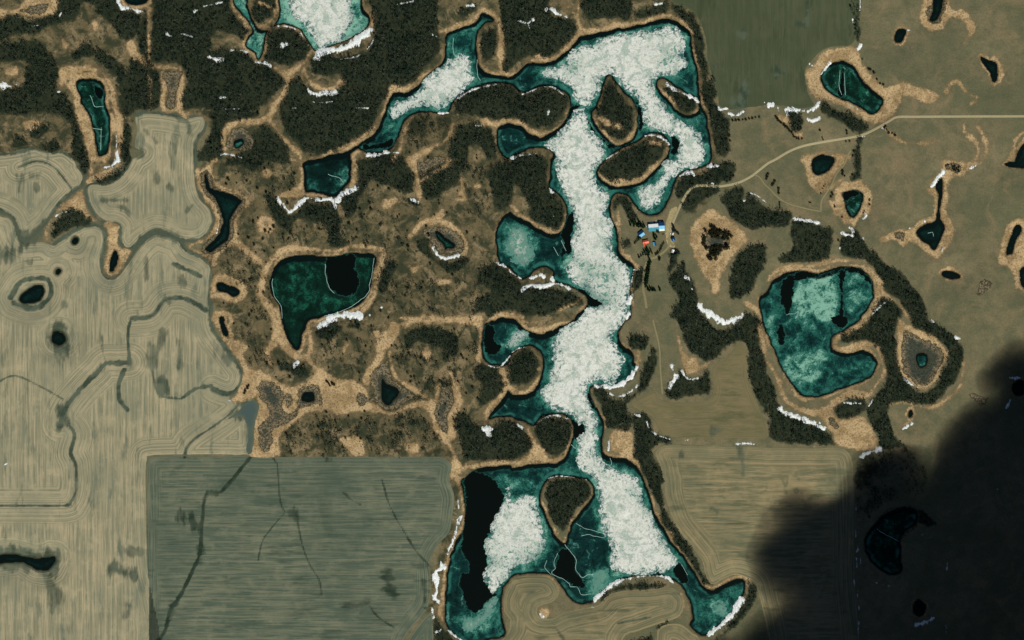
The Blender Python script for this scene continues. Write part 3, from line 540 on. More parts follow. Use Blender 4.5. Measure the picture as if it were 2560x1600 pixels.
# woods: label, density, shape
WOODS = [
 ('leafless dark wood along the upper left edge under the tan meadow', 1, "00: -300,220 60,150 200,150 300,180 420,150 540,100 560,-200 1090,-200 1130,90 1230,110 1340,130 1330,200 1260,380 1150,370 1060,240 920,150 890,60 780,60 740,200 650,240 520,250 400,290 330,340 250,330 150,340 50,380 -300,400"),
 ('leafless wood wrapping the snowy clearing at the far left', 1, "00: -300,440 100,400 350,380 420,460 500,530 560,620 570,740 540,830 620,880 680,1000 720,1100 780,1300 800,1512 700,1512 690,1350 680,1200 600,1100 480,1060 300,1080 100,1080 -300,1060 -300,900 150,850 230,700 250,600 200,560 50,600 -300,600"),
 ('round copse left of two above the left stubble field', 1, "00: 185,1290 240,1320 260,1370 220,1420 150,1420 115,1370 140,1310"), ('round copse right of two above the left stubble field', 1, "00: 500,1300 560,1340 560,1410 500,1450 440,1410 440,1350"),
 ('dark oval thicket with a snow lip on its upper side', 1, "00: 290,1230 380,1190 470,1180 480,1230 400,1290 290,1300"), ('small grove in the meadow above the long green pond, left of two', .9, "00: 680,500 760,460 840,410 890,470 890,540 700,560"), ('slanting grove above the long green pond, right of two', .9, "00: 920,480 1000,480 1100,560 1180,660 1150,710 1060,690 960,620 900,560"),
 ('dense wood between the long green pond and the ditch-like marsh', 1, "00: 1260,560 1380,600 1480,670 1530,800 1530,1000 1400,1040 1250,1060 1180,1150 1230,1250 1200,1500 1160,1512 1170,1200 1120,1050 1100,880 1110,740 1230,680"),
 ('great dark wood spreading left of the top ice lake', 1, "00: 1430,60 1440,560 1540,580 1740,620 1760,720 1730,850 1740,1000 1900,1040 2419,1040 10: 0,1010 100,960 200,900 270,800 240,720 150,640 0,600 00: 2419,560 2330,500 2190,460 2100,480 1980,500 1990,400 2060,300 2200,330 2320,400 2340,300 2230,150 2180,40 2130,-200 1440,-200"),
 ('thin strip of wood beside the straight cutline', 1, "00: 1290,380 1340,130 1395,100 1395,560 1330,520"), ('wood belt right of the lobed stubble field', .9, "00: 1980,1060 2000,1180 1990,1300 1930,1400 1880,1512 2100,1512 2090,1350 2110,1230 2200,1150 2419,1090 2419,1060"),
 ('dark knob of wood between two arms of the top ice lake', 1, "10: 0,-200 215,-200 200,110 80,210 00: 2400,220 2390,100 2400,0"), ('round wooded island with a snow spot below the top ice lake', 1, "10: 110,260 250,240 380,270 470,350 505,440 500,500 420,580 300,610 170,590 80,530 85,400"),
 ('largest dark wood, from the top edge down to the lake arm', 1, "10: 1050,-200 1680,-200 1700,200 1730,340 1760,420 1740,530 1640,610 1540,690 1480,770 1400,820 1290,820 1230,930 1170,1020 1120,1180 1050,1250 900,1340 700,1420 540,1450 440,1430 350,1310 250,1180 220,1080 240,960 320,800 420,760 470,820 560,870 760,870 830,750 780,690 600,700 530,620 540,550 620,520 820,530 1030,490 1110,390 1130,260 1110,130 1070,40"),
 ('horseshoe of dark trees around a pale hollow left of the teal pond', .9, "10: 0,1270 80,1220 200,1300 300,1400 330,1512 11: 310,40 240,60 150,20 60,30 -20,90 -140,80 -300,60 -280,-30 -170,-60"),
 ('dark wood right of the four-sided teal pond', 1, "10: 1050,1512 1080,1490 1250,1450 1380,1470 1430,1512 11: 1440,0 1480,150 1500,290 1420,340 1340,300 1250,250 1100,170 1060,260 1000,330 950,470 860,560 800,450 790,400 850,330 950,280 970,150 955,0"),
 ('arched dark wood beside the small tan dell', 1, "10: 1850,1300 1920,1200 2060,1150 2180,1190 2250,1280 2280,1400 2300,1512 2200,1512 2140,1380 2030,1390 1990,1512 1840,1500"), ('dark grove with a notch right of the long tan marsh strip', 1, "11: 1830,0 1980,0 1930,130 1920,200 1860,250 1740,330 1660,370 1590,340 1560,220 1620,120 1750,60"),
 ('wooded headland with a round head between the two upper channels', 1, "10: 1870,980 1980,890 2200,820 2400,810 20: 90,900 250,850 400,850 510,920 530,1010 480,1100 380,1190 260,1230 150,1190 60,1120 10: 2400,1110 2200,1130 2060,1100 1950,1080 1880,1070"),
 ('slim oval wood beside the cutline near the small cove', .9, "10: 2120,400 2160,280 2260,240 2290,300 2260,500 2200,580 2140,540"), ('dark wooded block at the top with two snow streaks', 1, "10: 2310,-200 20: 330,-200 350,80 450,150 560,190 610,280 600,340 500,430 400,510 300,540 160,530 60,610 10: 2410,650 2340,660 2330,400 2310,200"),
 ('small dark thicket with a snow fleck under the top edge', .9, "10: 1900,140 1960,60 2080,50 2080,100 1980,180"), ('square dark wood touching the top edge above the great ice sheet', 1, "20: 690,-200 1120,-200 1110,150 1000,190 700,170"), ('thin grove with snow on top just right of the square wood', .7, "20: 1180,130 1300,60 1460,20 1450,140 1200,165"),
 ('long tree belt down the east shore of the upper lake', .9, "20: 1510,50 1640,100 1740,190 1800,320 1810,500 1860,700 1910,850 1940,1020 2050,1130 2050,1330 2090,1440 1940,1500 1900,1400 1870,1220 1850,1080 1800,950 1775,800 1765,640 1730,500 1710,340 1650,250 1560,150"),
 ('leafless trees covering the pear-shaped island', 1, "20: 920,760 975,820 1045,900 1110,960 1150,1030 1160,1110 1155,1200 1120,1270 1060,1310 990,1330 930,1300 860,1230 790,1130 785,1070 830,1000 865,900 890,800"), ('leafless trees covering the bean-shaped island', 1, "20: 1340,1290 1410,1320 1465,1380 1455,1440 21: 1380,40 1300,110 1210,180 1100,205 1000,215 920,200 860,160 830,110 850,60 20: 950,1490 1030,1440 1110,1400 1210,1360 1270,1310"), ('leafless trees on the slim slanting island in the east arm', .9, "20: 1430,810 1520,850 1600,900 1700,950 1745,1000 1735,1040 1680,1060 1620,1060 1560,1010 1500,940 1440,880"), ('leafless trees on the heart-shaped southern island', 1, "22: 360,1512 450,1490 600,1500 680,1512 23: 730,60 735,140 670,240 600,320 530,410 490,490 430,460 370,370 330,270 300,180 310,80"),
 ('wooded peninsula bulging into the channel from the west', 1, "11: 2160,110 2290,30 21: 0,-30 200,-60 340,0 345,200 410,320 470,400 490,520 450,630 380,665 260,620 170,550 140,400 60,240 0,200 11: 2400,440 2300,470 2220,420 2250,300 2200,200"),
 ('narrow grove on the point right of the channel', .9, "21: 950,400 1000,335 1080,345 1140,420 1180,540 1130,560 1060,470 1020,420 970,480"), ('small thicket on the lake bank left of the farmyard', .6, "21: 1040,740 1130,740 1120,830 1040,850"),
 ('wood beside the last bend of the gravel road, lakeward', .9, "21: 1560,210 1680,150 1820,110 1900,50 2080,20 2120,100 2080,200 1920,225 1780,225 1680,260 1600,360 1540,350 1530,280"), ('wood inside the last bend of the gravel road, landward', .9, "21: 1690,290 1800,260 1960,265 1960,310 1800,360 1700,490 1620,480 1610,430"),
 ('dark wood above the diamond-shaped tan marsh', 1, "21: 2090,240 2200,270 2190,330 2190,390 2240,310 2400,420 31: 100,470 220,520 200,600 100,640 0,620 21: 2300,660 2120,580 2030,460 1990,340"), ('oval dark wood right of the diamond-shaped marsh', 1, "21: 2290,800 2400,830 2360,1000 2300,1150 2200,1280 2110,1310 2050,1250 2050,1120 2090,980 2180,870"),
 ('little thicket behind the white shed in the farmyard', .8, "21: 1500,870 1600,850 1590,920 1540,1000 1470,1080 1485,950"), ('curving dark wood from the farm to the bright snowbank', 1, "21: 1600,930 1640,920 1650,1050 1690,1150 1740,1300 1770,1400 1850,1490 22: 1960,70 2080,60 2240,-40 2340,0 2330,100 2340,300 2419,500 2419,900 2350,800 2280,650 2240,450 2220,250 2150,200 2050,250 1950,340 1820,380 1730,340 1640,240 1600,130 1560,0 21: 1520,1480 1580,1300 1520,1200 1480,1120 1570,1030"),
 ('strip of trees on the shore below the farm', .9, "21: 1165,1050 1230,1040 1230,1150 1170,1260 1120,1350 1120,1250 1150,1130"), ('pointed wooded headland jutting right into the channel', 1, "21: 0,1080 100,1140 110,1210 300,1200 500,1220 620,1285 680,1330 660,1380 560,1400 400,1450 200,1480 100,1460 0,1420 11: 2380,1400 2250,1480 2150,1440 2080,1400 2120,1310 2250,1280 2240,1200 2090,1150 2130,1020 2230,980 2330,1020 2400,1080"),
 ('squarish dark wood with a snow-lined top edge right of the farm', 1, "31: 240,580 500,610 610,650 600,800 570,920 430,950 280,960 150,990 110,930 270,800 220,720 230,620"), ('long tree belt curving down past the hook-shaped pond', 1, "31: 690,720 800,700 850,680 920,800 1050,890 1180,1000 1290,1100 1390,1220 1480,1360 1520,1500 32: 1640,80 1750,150 1820,230 1845,340 1810,500 1750,620 1640,730 1550,800 1420,800 1250,770 1150,790 1130,900 1190,1050 1290,1170 1340,1205 1040,1205 1050,1080 990,980 940,880 960,780 1050,640 1120,540 1110,400 1060,270 950,200 760,200 700,190 700,160 790,120 930,30 31: 960,1500 1010,1400 1100,1330 1200,1340 1280,1450 32: 1240,0 1210,200 1230,400 1260,550 1400,670 1500,660 1640,500 1700,350 1650,220 1500,130 1400,80 1340,0 31: 1330,1500 1290,1420 1220,1330 1130,1250 1070,1120 970,1010 850,940 700,870"),
 ('round dark copse with snow streaks below the hook-shaped pond', 1, "32: 640,800 720,750 900,750 910,850 800,930 700,940 640,880"), ('dark triangular wood under the long slanting snowbank', 1, "32: 0,520 60,640 90,790 200,880 350,950 470,1000 560,1060 630,1170 300,1155 40,1145 10,1000 0,900"),
 ('bowl-shaped wood with snow on its horns in the brown field', 1, "22: 1480,640 1560,520 1620,490 1680,570 1760,550 1860,440 1880,560 1860,680 1700,720 1500,740"), ('crescent wood hugging the round lake bay on the east shore', 1, "22: 780,680 850,670 900,720 1000,750 1100,730 1210,620 1280,420 1330,260 1360,300 1340,450 1280,620 1170,720 1110,800 1120,950 1080,1040 960,1040 890,960 830,830 790,740"), ('small grove above the crescent wood', .9, "22: 1110,140 1200,140 1270,190 1250,260 1180,280 1100,260"),
 ('long wood following the east shore down to the southeast bay', 1, "22: 1150,920 1240,870 1310,960 1330,1060 1480,1135 1360,1180 1330,1250 1400,1400 1425,1500 23: 1435,150 1490,350 1570,500 1690,650 1780,800 1820,920 1890,1000 1800,970 1730,860 1650,720 1530,600 1450,480 1390,320 1340,200 1290,60 22: 1260,1490 1190,1360 1150,1290 1160,1050"),
 ('oval wood with a frosty crest on the lower west headland', 1, "22: 250,980 320,925 450,915 540,960 560,1040 545,1160 480,1260 430,1290 350,1260 270,1140 220,1030"), ('broad dark wood behind the lower west headland', 1, "22: 0,970 100,1020 145,1080 170,1200 110,1280 0,1320 12: 2300,1340 2150,1340 1980,1300 1950,1150 1880,1000 1870,890 1950,880 2100,990 2150,1010 2230,1040 2300,970 2400,950"),
 ('round wooded point below the small bay with a white ice patch', 1, "22: 0,330 110,275 220,290 265,380 255,490 190,580 100,620 0,580 12: 2390,500 2390,400"), ('dark wood behind the round wooded point', 1, "12: 2090,430 2200,430 2310,480 2350,600 2280,730 2130,780 2130,650 2060,520"), ('domed dark wood right of the broad tan channel', 1, "12: 1400,150 1550,60 1720,80 1900,170 1890,320 1800,270 1680,240 1620,220 1500,240 1430,300 1400,220"),
 ('small dark grove with a snow splash left of the tan channels', .9, "12: 220,400 330,390 460,440 490,520 300,520 180,480"), ('dark trees below the comb-edged snowbank', .9, "12: 580,120 640,70 780,40 900,30 1000,60 850,100 700,170"), ('dark wood under the wavy snowbank', 1, "11: 60,330 120,310 220,420 330,520 480,420 620,410 740,430 790,560 780,720 840,770 800,820 690,810 680,720 620,620 400,560 300,640 200,580 120,450"),
 ('crescent of dark trees hugging the oval marsh from below', 1, "11: 1500,740 1600,740 1660,860 1760,950 1900,950 2020,910 2010,1000 1900,1050 1760,1040 1640,960 1540,860"), ('slim dark grove right of the black-holed pond', .9, "11: 1200,960 1290,950 1330,1010 1260,1160 1200,1290 1150,1200 1170,1050"), ('small dark thicket with a snow dab in the scrubland', .9, "11: 1370,360 1460,350 1580,430 1560,460 1420,440"), ('dark grove with no snow low in the scrubland', .8, "11: 2100,1380 2200,1350 2230,1420 2100,1430 12: 1430,880 1550,900 1540,980 1440,960"),
 ('dark crescent wood curled inside the tan channel bend', 1, "01: 640,480 720,470 800,510 870,590 760,610 650,650 580,720 510,770 480,760 470,680 510,580"), ('thicket left of the foot of the long green pond', .9, "01: 740,-60 830,-60 830,100 800,120 760,60"), ('curved thicket right below the foot of the long green pond', .9, "01: 920,200 1000,150 1120,110 1200,0 1240,-10 1190,110 1080,190 980,210"),
 ('dark wood sloping to the road below the clear teal pond', 1, "30: 510,960 650,1020 820,1090 950,1180 860,1260 790,1260 700,1180 560,1100 490,1020"), ('small dark grove among snow by the fence line', .9, "30: 200,1060 280,1050 330,1150 300,1220 230,1220 200,1130"), ('narrow shelterbelt on the north-south line at the top right', .8, "30: 820,-200 865,-200 860,400 840,400 790,160"), ('narrow shelterbelt running south from the road', .9, "30: 830,1300 880,1300 880,1512 31: 875,80 870,180 810,180 820,60 30: 820,1500"),
 ('large wood at the edge of the cloud shadow, lower right', .45, "32: 850,1340 900,1290 1050,1250 1350,1225 1450,1300 1480,1500 33: 1450,120 1350,180 1150,180 980,300 900,400 845,300 830,60"), ('thin belt of trees between ice and peninsula field', .7, "23: 830,1130 930,1030 1100,985 1300,980 1480,985 1400,1020 1250,1025 1050,1035 920,1080 840,1160"), ('thicket on the snowy lower left lake bank', .7, "13: 1680,1330 1740,1370 1800,1450 1850,1512 1700,1600 1690,1500"), ('dark shore thicket by the southeast bay snowbank', .9, "23: 2240,960 2310,1010 2290,1130 2180,1300 2050,1430 1900,1580 1870,1560 2050,1380 2180,1200 2230,1080"), ('bushy bottom of the ditch between the two looping-row fields', .8, "23: 1150,1500 1300,1440 1400,1370 1550,1330 1700,1300 1710,1320 1560,1350 1400,1390 1340,1460 1320,1600 1150,1600"), ('faint wood in deep cloud shadow by the kidney slough', .8, "33: 1290,260 1450,300 1570,400 1500,430 1400,380 1400,310"), 
 ('sparse leafless trees on the brown knoll above the lake arm bend', .3, "10: 1480,1110 1650,1100 1810,1120 1840,1180 1780,1290 1600,1370 1440,1420 1400,1400 1420,1250"), ('sparse trees over the brown hollow by the upper cutline', .35, "10: 1240,560 1500,520 1700,540 1560,680 1400,820 1260,800"), ('sparse trees on the brown ground above the broad tan channel', .22, "11: 1300,1150 2050,1150 2100,1450 1300,1450"),
 ('sparse trees around the pale bull-eye hollow', .3, "12: 580,130 1000,80 1180,160 1200,260 1080,430 900,480 720,460 600,330"), ('sparse trees on the brown round between channel and bays', .25, "12: 1340,200 1900,330 2080,60 2100,400 2060,520 1900,700 1680,700 1440,590 1320,420"), ('sparse trees on the brown strip above the dark field', .25, "12: 250,1100 480,930 850,930 1250,930 1500,850 1620,950 1750,1250 1000,1270 240,1270"), ('sparse trees on the brown rise between teal and black-holed ponds', .28, "11: 100,640 600,600 1150,500 1350,600 1450,760 1250,930 1150,820 800,800 300,780"), ('sparse trees on the brown patch with the bull-eye left of the teal pond', .3, "11: -300,80 0,50 300,60 380,150 330,280 150,300 -100,250 -300,120"), ('sparse trees on the tall brown finger right of the tan marsh strip', .3, "11: 1960,60 2160,60 2200,200 2240,420 2050,560 1900,420 1960,250"),
 ('sparse trees on the left lobes beside the field edge', .25, "01: 2080,820 2300,880 2500,1050 2600,1350 2500,1512 2330,1400 2340,1250 2100,1100"), ('sparse trees on the lower left lobes', .25, "02: 2200,30 2400,100 2600,400 2450,450 2350,400 2400,300 2300,180"),
]
WILD = "o: -100,-100 1370,-100 1600,-100 1660,60 1620,330 1440,420 1300,700 1420,760 1300,860 1400,1000 1360,1100 1080,1110 1060,1082 600,1080 560,960 580,880 500,700 480,580 510,520 470,430 490,290 330,255 300,370 200,420 200,380 -100,360"
WILD2 = ["o: 1060,1090 1100,1100 1040,1420 1050,1500 1010,1560 1010,1400 1040,1280", "o: 1480,60 1600,30 1660,120 1700,380 1640,500 1600,380 1650,250 1640,120 1600,60"]
DRIFTS = [ # label, half width, pieces
 ('thick snowbank curving round the foot of the top ice lake', 9, ["10: 560,530 620,490 760,475 880,430 980,360 1090,280"]), ('thin outer streak of snow below the long thick snowbank', 2.5, ["10: 800,560 960,530 1080,430 1130,320"]),
 ('snowbank on the dark wood below the small tan hook', 7, ["10: 490,850 560,890 640,885 750,870"]), ('thin snow line just under that wood clearing', 2.5, ["10: 540,965 620,970 720,960"]), ('thin snow streak touching the top edge', 3.5, ["10: 1330,40 1400,30 1490,10"]), ('snow edge on the wood below the left cove of the top lake', 5.5, ["10: 0,590 80,600 130,620", "00: 2190,475 2300,480 2360,510"]),
 ('snowbank under the black sliver of water at the top', 6, ["00: 1110,0 1150,70 1230,80 1320,110"]), ('broad snow patch in the clearing at the left edge', 12, ["00: -100,760 60,820 150,800"]), ('snow wedge in the great wood', 6, ["00: 1960,535 2040,560 2100,565", "00: 2050,590 2060,600"]), ('left of three snow spots in the great wood', 6, ["00: 1580,320 1610,340"]), ('middle elongated snow spot in the great wood', 3.5, ["00: 1720,320 1810,345"]), ('small round snow spot above the elongated one', 4, ["00: 1765,260 1768,270"]), ('snow spot near the top of the great wood', 5, ["00: 1840,110 1860,100"]), ('snow fleck low in the great wood', 4, ["00: 2080,920 2140,920"]), ('tiny snow fleck at the wood edge left of the long green pond', 4.5, ["00: 545,865 555,868"]), ('short snow line on the straight cutline', 2.2, ["00: 2100,1030 2260,1028"]), ('snow scratch in the upper left wood', 2, ["00: 290,250 370,238"]), ('snow dab at the end of the tan meadow, upper left', 3, ["00: 580,120 560,160"]), ('snow trace on the wood by the top lake cove', 3, ["00: 1930,60 2100,20"]),
 ('snow spot crowning the round wooded island of the top lake', 7, ["10: 250,430 290,415"]), ('long snow line on the cutline in the largest wood', 3.2, ["10: 950,1020 1060,1022"]), ('short snow dash at the left end of that cutline', 2.2, ["10: 345,1022 380,1022"]), ('frosty rim on the upper right of the round wooded island', 2.6, ["10: 200,245 300,250 400,290 440,340"]), ('snow rim along the south shore of the upper left arm', 4, ["10: 1900,930 2000,870 2100,830 2200,810 2280,795"]), ('snow patch at the elbow of the upper left arm', 4.5, ["10: 1730,1070 1830,1070"]), ('snow crest on the dark wood right of the teal pond', 6, ["10: 1060,1470 1160,1465 1260,1435 1340,1440"]), ('snow fleck on the arched dark wood', 3, ["10: 2080,1185 2130,1190"]), ('snow dash on the point left of the upper arm', 3.2, ["10: 1670,330 1740,360"]), ('snow fleck on the small top thicket', 4, ["10: 1990,55 2060,50"]),
 ('white snow hook at the foot of the long green pond', 6.5, ["00: 1105,1440 1110,1512 01: 1100,10 1060,50 990,70"]), ('thin snow trace up the right rim of the long green pond', 2.2, ["00: 1100,1280 1100,1400"]), ('wavy snowbank below the four-sided teal pond', 6.5, ["11: 210,370 270,440 330,490 400,420 480,360 600,380 700,370 750,440"]), ('slanting snowbank right of the wavy one', 7, ["11: 770,380 830,320 940,270"]), ('snow dab on the lone thicket in the scrubland', 5.5, ["11: 1460,370 1540,410"]), ('smile-shaped snowbank under the oval marsh', 6, ["11: 1670,830 1720,900 1800,930 1910,900"]), ('snow rim sloping along the bay west of the channel', 4.5, ["11: 2270,970 2350,1000 21: 0,1065 80,1120"]), ('comb-edged snowbank below the black-holed pond', 9, ["11: 680,1490 850,1465 1000,1475", "12: 600,60 680,10 760,0"]), ('tiny white fleck right of the comb-edged snowbank', 3, ["11: 1180,1390 1190,1392"]), ('snow crumb at the right end of the comb-edged bank', 4, ["11: 1075,1465 1080,1475"]), ('snow splash on the small grove left of the tan channels', 6, ["12: 365,430 400,405"]),
 ('slanting snow streak high on the dark top block', 6, ["20: 320,90 370,85 430,130 510,160"]), ('forked snow patch lower on the dark top block', 4.5, ["20: 50,200 130,220 170,260", "20: 150,220 205,190"]), ('snow tuft above the thin grove near the top edge', 4, ["20: 1350,45 1430,30"]), ('snow rim over the round head of the headland', 2.6, ["20: 100,890 180,860 290,820 400,830 500,910"]), ('bright snow dot in the round headland wood', 5.5, ["20: 340,1050 342,1080"]), ('snow ridge along the slim slanting island', 5.5, ["20: 1460,790 1540,850 1640,890 1720,930 1760,970"]), ('snow crest on the head of the bean-shaped island', 4.2, ["20: 1260,1285 1340,1275 1430,1315 1480,1360"]), ('snow trace on the upper left rim of the bean-shaped island', 2.6, ["20: 890,1500 960,1460 1020,1430"]), ('snow rim on the north edge of the bulging west peninsula', 4.5, ["20: 0,1495 100,1465 220,1450"]),
 ('left snow clump at the corner of the olive field', 6, ["20: 1960,1030 2030,1030"]), ('double snow clump right of the olive field corner', 4.8, ["20: 2050,1070 2120,1090 2180,1055"]), ('snow clump above the row of small trees', 5, ["20: 2360,1110 2380,1115"]), ('big white clump where the fence meets the trees', 10, ["30: 0,1000 40,985"]), ('tall narrow snow clump by the fence', 5, ["30: 90,1020 100,1050"]), ('winding snowbank along the foot of the olive field', 6.5, ["30: 170,1035 260,1040 380,1050 450,1010 490,970"]), ('snow spur hanging below the winding snowbank', 5, ["30: 180,1060 185,1095"]), ('white block of snow on the left rim of the clear teal pond', 7, ["30: 385,600 425,622"]), ('snow heap in the top right shelterbelt', 6.5, ["30: 795,185 800,215"]), ('snow heap at the foot of the top right shelterbelt', 6.5, ["30: 845,460 880,425"]), ('leaf-shaped snow patch on the grass below the winding bank', 5.5, ["30: 370,1125 420,1138 480,1118"]), ('snow tip on the small black oval pond', 4, ["30: 1320,285 1335,285"]), ('snow line at the top of the shelterbelt', 1.8, ["30: 870,0 867,100"]), ('snow glaze on the upper left collar of the clear teal pond', 4, ["30: 500,700 550,640 590,590"]), ('snow glaze on the lower collar of the clear teal pond', 2.5, ["30: 760,990 850,1030"]), ('white dot at the road bend', 3, ["30: 1075,1210 1080,1212"]), ('snow dash where the shelterbelt meets the road', 3, ["30: 895,1290 915,1288"]),
 ('snow lip along the top of the squarish wood', 5.5, ["31: 250,555 350,570 450,590 510,610"]), ('lower snow clump at the start of the curving tree belt', 6.5, ["31: 700,690 740,705 810,712"]), ('upper snow clump at the start of the curving tree belt', 5.5, ["31: 770,640 800,680"]), ('small snow drop left of the curving tree belt', 5, ["31: 680,810 684,830"]), ('snow fleck right of the curving tree belt', 4, ["31: 890,745 910,760"]), ('slanting snow streak above the arrowhead pond stem', 5.5, ["31: 1550,250 1600,180 1650,110"]), ('snow dash on the tan neck right of the arrowhead stem', 4.5, ["31: 1900,80 1970,55"]), ('snow dot on the left shoulder of the arrowhead pond', 4, ["31: 1475,575 1480,578"]), ('snow dot at the left wing of the arrowhead marsh', 4.5, ["31: 1325,645 1345,645"]), ('snow dot at the foot of the arrowhead pond', 4.5, ["31: 1640,860 1650,845"]), ('snow streak right of the almond pond', 4.5, ["31: 905,555 930,520"]), ('snow trace on the knoll right of the hook-shaped pond', 3.2, ["31: 970,1470 1040,1400 1130,1330"]),
 ('long slanting snowbank lower left of the hook-shaped pond', 8, ["32: 110,850 220,900 360,950 530,1030"]), ('snow crescent under the tan oval marsh on the right', 4.5, ["32: 1290,560 1360,610 1410,640"]), ('white snow heap on the outer bend of the tree belt', 6, ["32: 1765,165 1800,180"]), ('dotted snow line on the tree belt above that heap', 3.2, ["32: 1530,0 1580,25 1650,75"]), ('snow streaks on the round copse below the hook-shaped pond', 3.2, ["32: 720,780 800,785 880,790"]), ('snow slivers right of the round copse', 3, ["32: 995,745 955,810"]), ('snow streak under the tiny black pond, lower right', 5, ["32: 1250,1045 1370,975"]), ('bluish snow edge on the shaded wood', 6, ["32: 880,1290 950,1250 1060,1220"]), ('tiny snow line on the fence above the ring-row field', 2, ["32: 420,1198 450,1198"]),
 ('white crown of snow on the pointed headland, lower', 6, ["21: 100,1230 160,1190 260,1195 300,1195 420,1170 550,1215"]), ('white crown of snow on the pointed headland, upper', 6.5, ["21: 180,1120 280,1085 300,1110", "21: 380,1130 395,1140"]), ('snow notch on the bulging west peninsula', 4, ["21: 345,255 360,285 390,315"]), ('bright snow dot in the bulging west peninsula wood', 5.5, ["21: 375,525 395,535"]), ('snow patch on the lake bank near the road end', 6, ["21: 1590,150 1690,110 1720,150"]), ('snow patch on the wood beside the road bend', 6, ["21: 1850,60 1940,60"]), ('snow dash right at the road bend', 4, ["21: 1850,225 1900,222"]), ('snow heap on the wood edge south of the farm', 5.5, ["21: 1635,1110 1665,1125"]), ('small snow heap lower on that wood edge', 4, ["21: 1700,1220 1715,1235"]), ('thin snow line along the shore south of the farm', 2.4, ["21: 1150,1040 1140,1100 1120,1200"]), ('white snow on the shore ice by the channel narrows', 6, ["21: 1120,1290 1100,1350", "21: 1100,1450 1080,1490"]), ('snow spot in the wood above the diamond marsh', 4, ["21: 2190,385 2195,388"]), ('snow trace on the upper edge of the wood above the diamond marsh', 2.6, ["21: 2250,310 2320,340 2400,400"]), ('broad bright snowbank in the curving wood right of the farm', 8.5, ["21: 1770,1380 1850,1450 1930,1490 22: 2010,20 2080,0 21: 2150,1480"]),
 ('crisp snowbank lining the round bay on the east shore', 6.5, ["22: 790,625 900,635 1000,625 1080,580 1140,520 1180,450"]), ('sparse snow comb below the crisp bay snowbank', 4, ["22: 900,690 1000,720 1100,690 1180,620"]), ('left horn of snow on the bowl-shaped wood', 6, ["22: 1510,430 1530,500 1560,530 1520,580 1490,640"]), ('right smear of snow inside the bowl-shaped wood', 5, ["22: 1600,480 1660,555 1750,550"]), ('snow bean at the corner of the east shore wood', 5, ["22: 1155,890 1205,910"]), ('beaded snow line below the snow bean', 3, ["22: 1270,960 1310,1040 1380,1090 1490,1125"]), ('faint snow dash on the fence line, left', 2.6, ["22: 1620,1140 1740,1115"]), ('frosty snow strip on the fence line, right', 4.2, ["22: 2110,1170 2200,1165 2290,1172"]), ('upright snow stroke on the small tan bank', 4, ["22: 920,1130 912,1230"]), ('frosty crest on the lower west headland', 4, ["22: 250,960 320,920 420,900 520,930"]), ('snow fleck left of the lower west headland', 4.5, ["22: 50,985 100,1020"]), ('thin snow rim over the heart-shaped island', 2, ["22: 340,1500 440,1475 600,1490 700,1510"]), ('thin rim of snow on the round wooded point', 2.5, ["22: 0,310 60,270 140,255", "12: 2200,430 2300,445 2400,340"]), ('snow pool in the broad wood behind the lower headland', 8, ["12: 2140,1030 2230,1030", "12: 2180,1060 2190,1070"]),
 ('upper bright snow chain on the west bank of the south basin', 6.5, ["13: 1940,350 1900,440 1890,520 1850,600 1810,690"]), ('lower bright snow chain on the west bank of the south basin', 7, ["13: 1750,800 1770,830 1700,860 1700,950 1710,1050 1690,1110 1730,1140"]), ('last snow heap of the west bank chain', 6, ["13: 1665,1220 1680,1300"]), ('small snow bits at the head of the west bank chain', 3, ["13: 1910,195 1915,270"]), ('grey snow smear by the bottom left lake tip', 4, ["13: 1700,1440 1750,1415"]), ('frosty bottom rim of the south basin', 4, ["13: 1820,1420 1900,1490 1990,1530"]), ('sweeping snow arc above the peninsula field', 6, ["23: 780,1140 850,1070 950,985 1100,930 1250,910 1450,920 1540,985"]), ('snow lump at the left foot of the sweeping arc', 4.5, ["23: 765,1205 785,1208"]), ('thick snowbank lining the far southeast bay', 7, ["23: 1860,1470 1950,1390 2050,1300 2120,1210 2170,1120"]), ('speckled snow clump in the notch of the peninsula field', 6, ["23: 270,1260 300,1290"]),
 ('upper snow beads on the shaded fence line', 2, ["33: 828,250 828,290", "33: 828,460 828,540"]), ('snow slivers midway down the shaded fence line', 3, ["33: 845,610 850,650 835,680", "33: 838,740 838,820"]), ('lone snow drop right of the shaded fence line', 4.5, ["33: 878,740 875,785"]), ('lower snow strip on the shaded fence line', 2.6, ["33: 812,940 815,990", "33: 845,1010 847,1100", "33: 858,1190 862,1220", "33: 852,1280 858,1340 850,1400 852,1512"]), ('pale snow drop on the second shaded fence line', 4, ["33: 1695,790 1690,845"]), ('blue snow streak under the small round slough', 6, ["33: 1400,1370 1480,1345 1570,1300"]), ('last snow beads on the second shaded fence line', 2.4, ["33: 1680,1325 1682,1400", "33: 1680,1430 1680,1450"]), ('three snow crumbs below the kidney slough', 3, ["33: 1020,972 1035,968", "33: 1085,985 1090,990", "33: 1125,1000 1140,1003"]), ('two snow crumbs right of the kidney slough', 2.6, ["33: 1450,520 1465,515", "33: 1530,542 1535,545"]), ('bluish snow cap on the black pool at the right edge', 4.5, ["32: 2290,545 2320,550 2385,545"]), ('bluish snow tail below the black pool at the right edge', 4, ["32: 2290,760 2250,830"]), ('tiny white fleck far right in the cloud shadow', 2.6, ["33: 2168,85 2160,100"]),
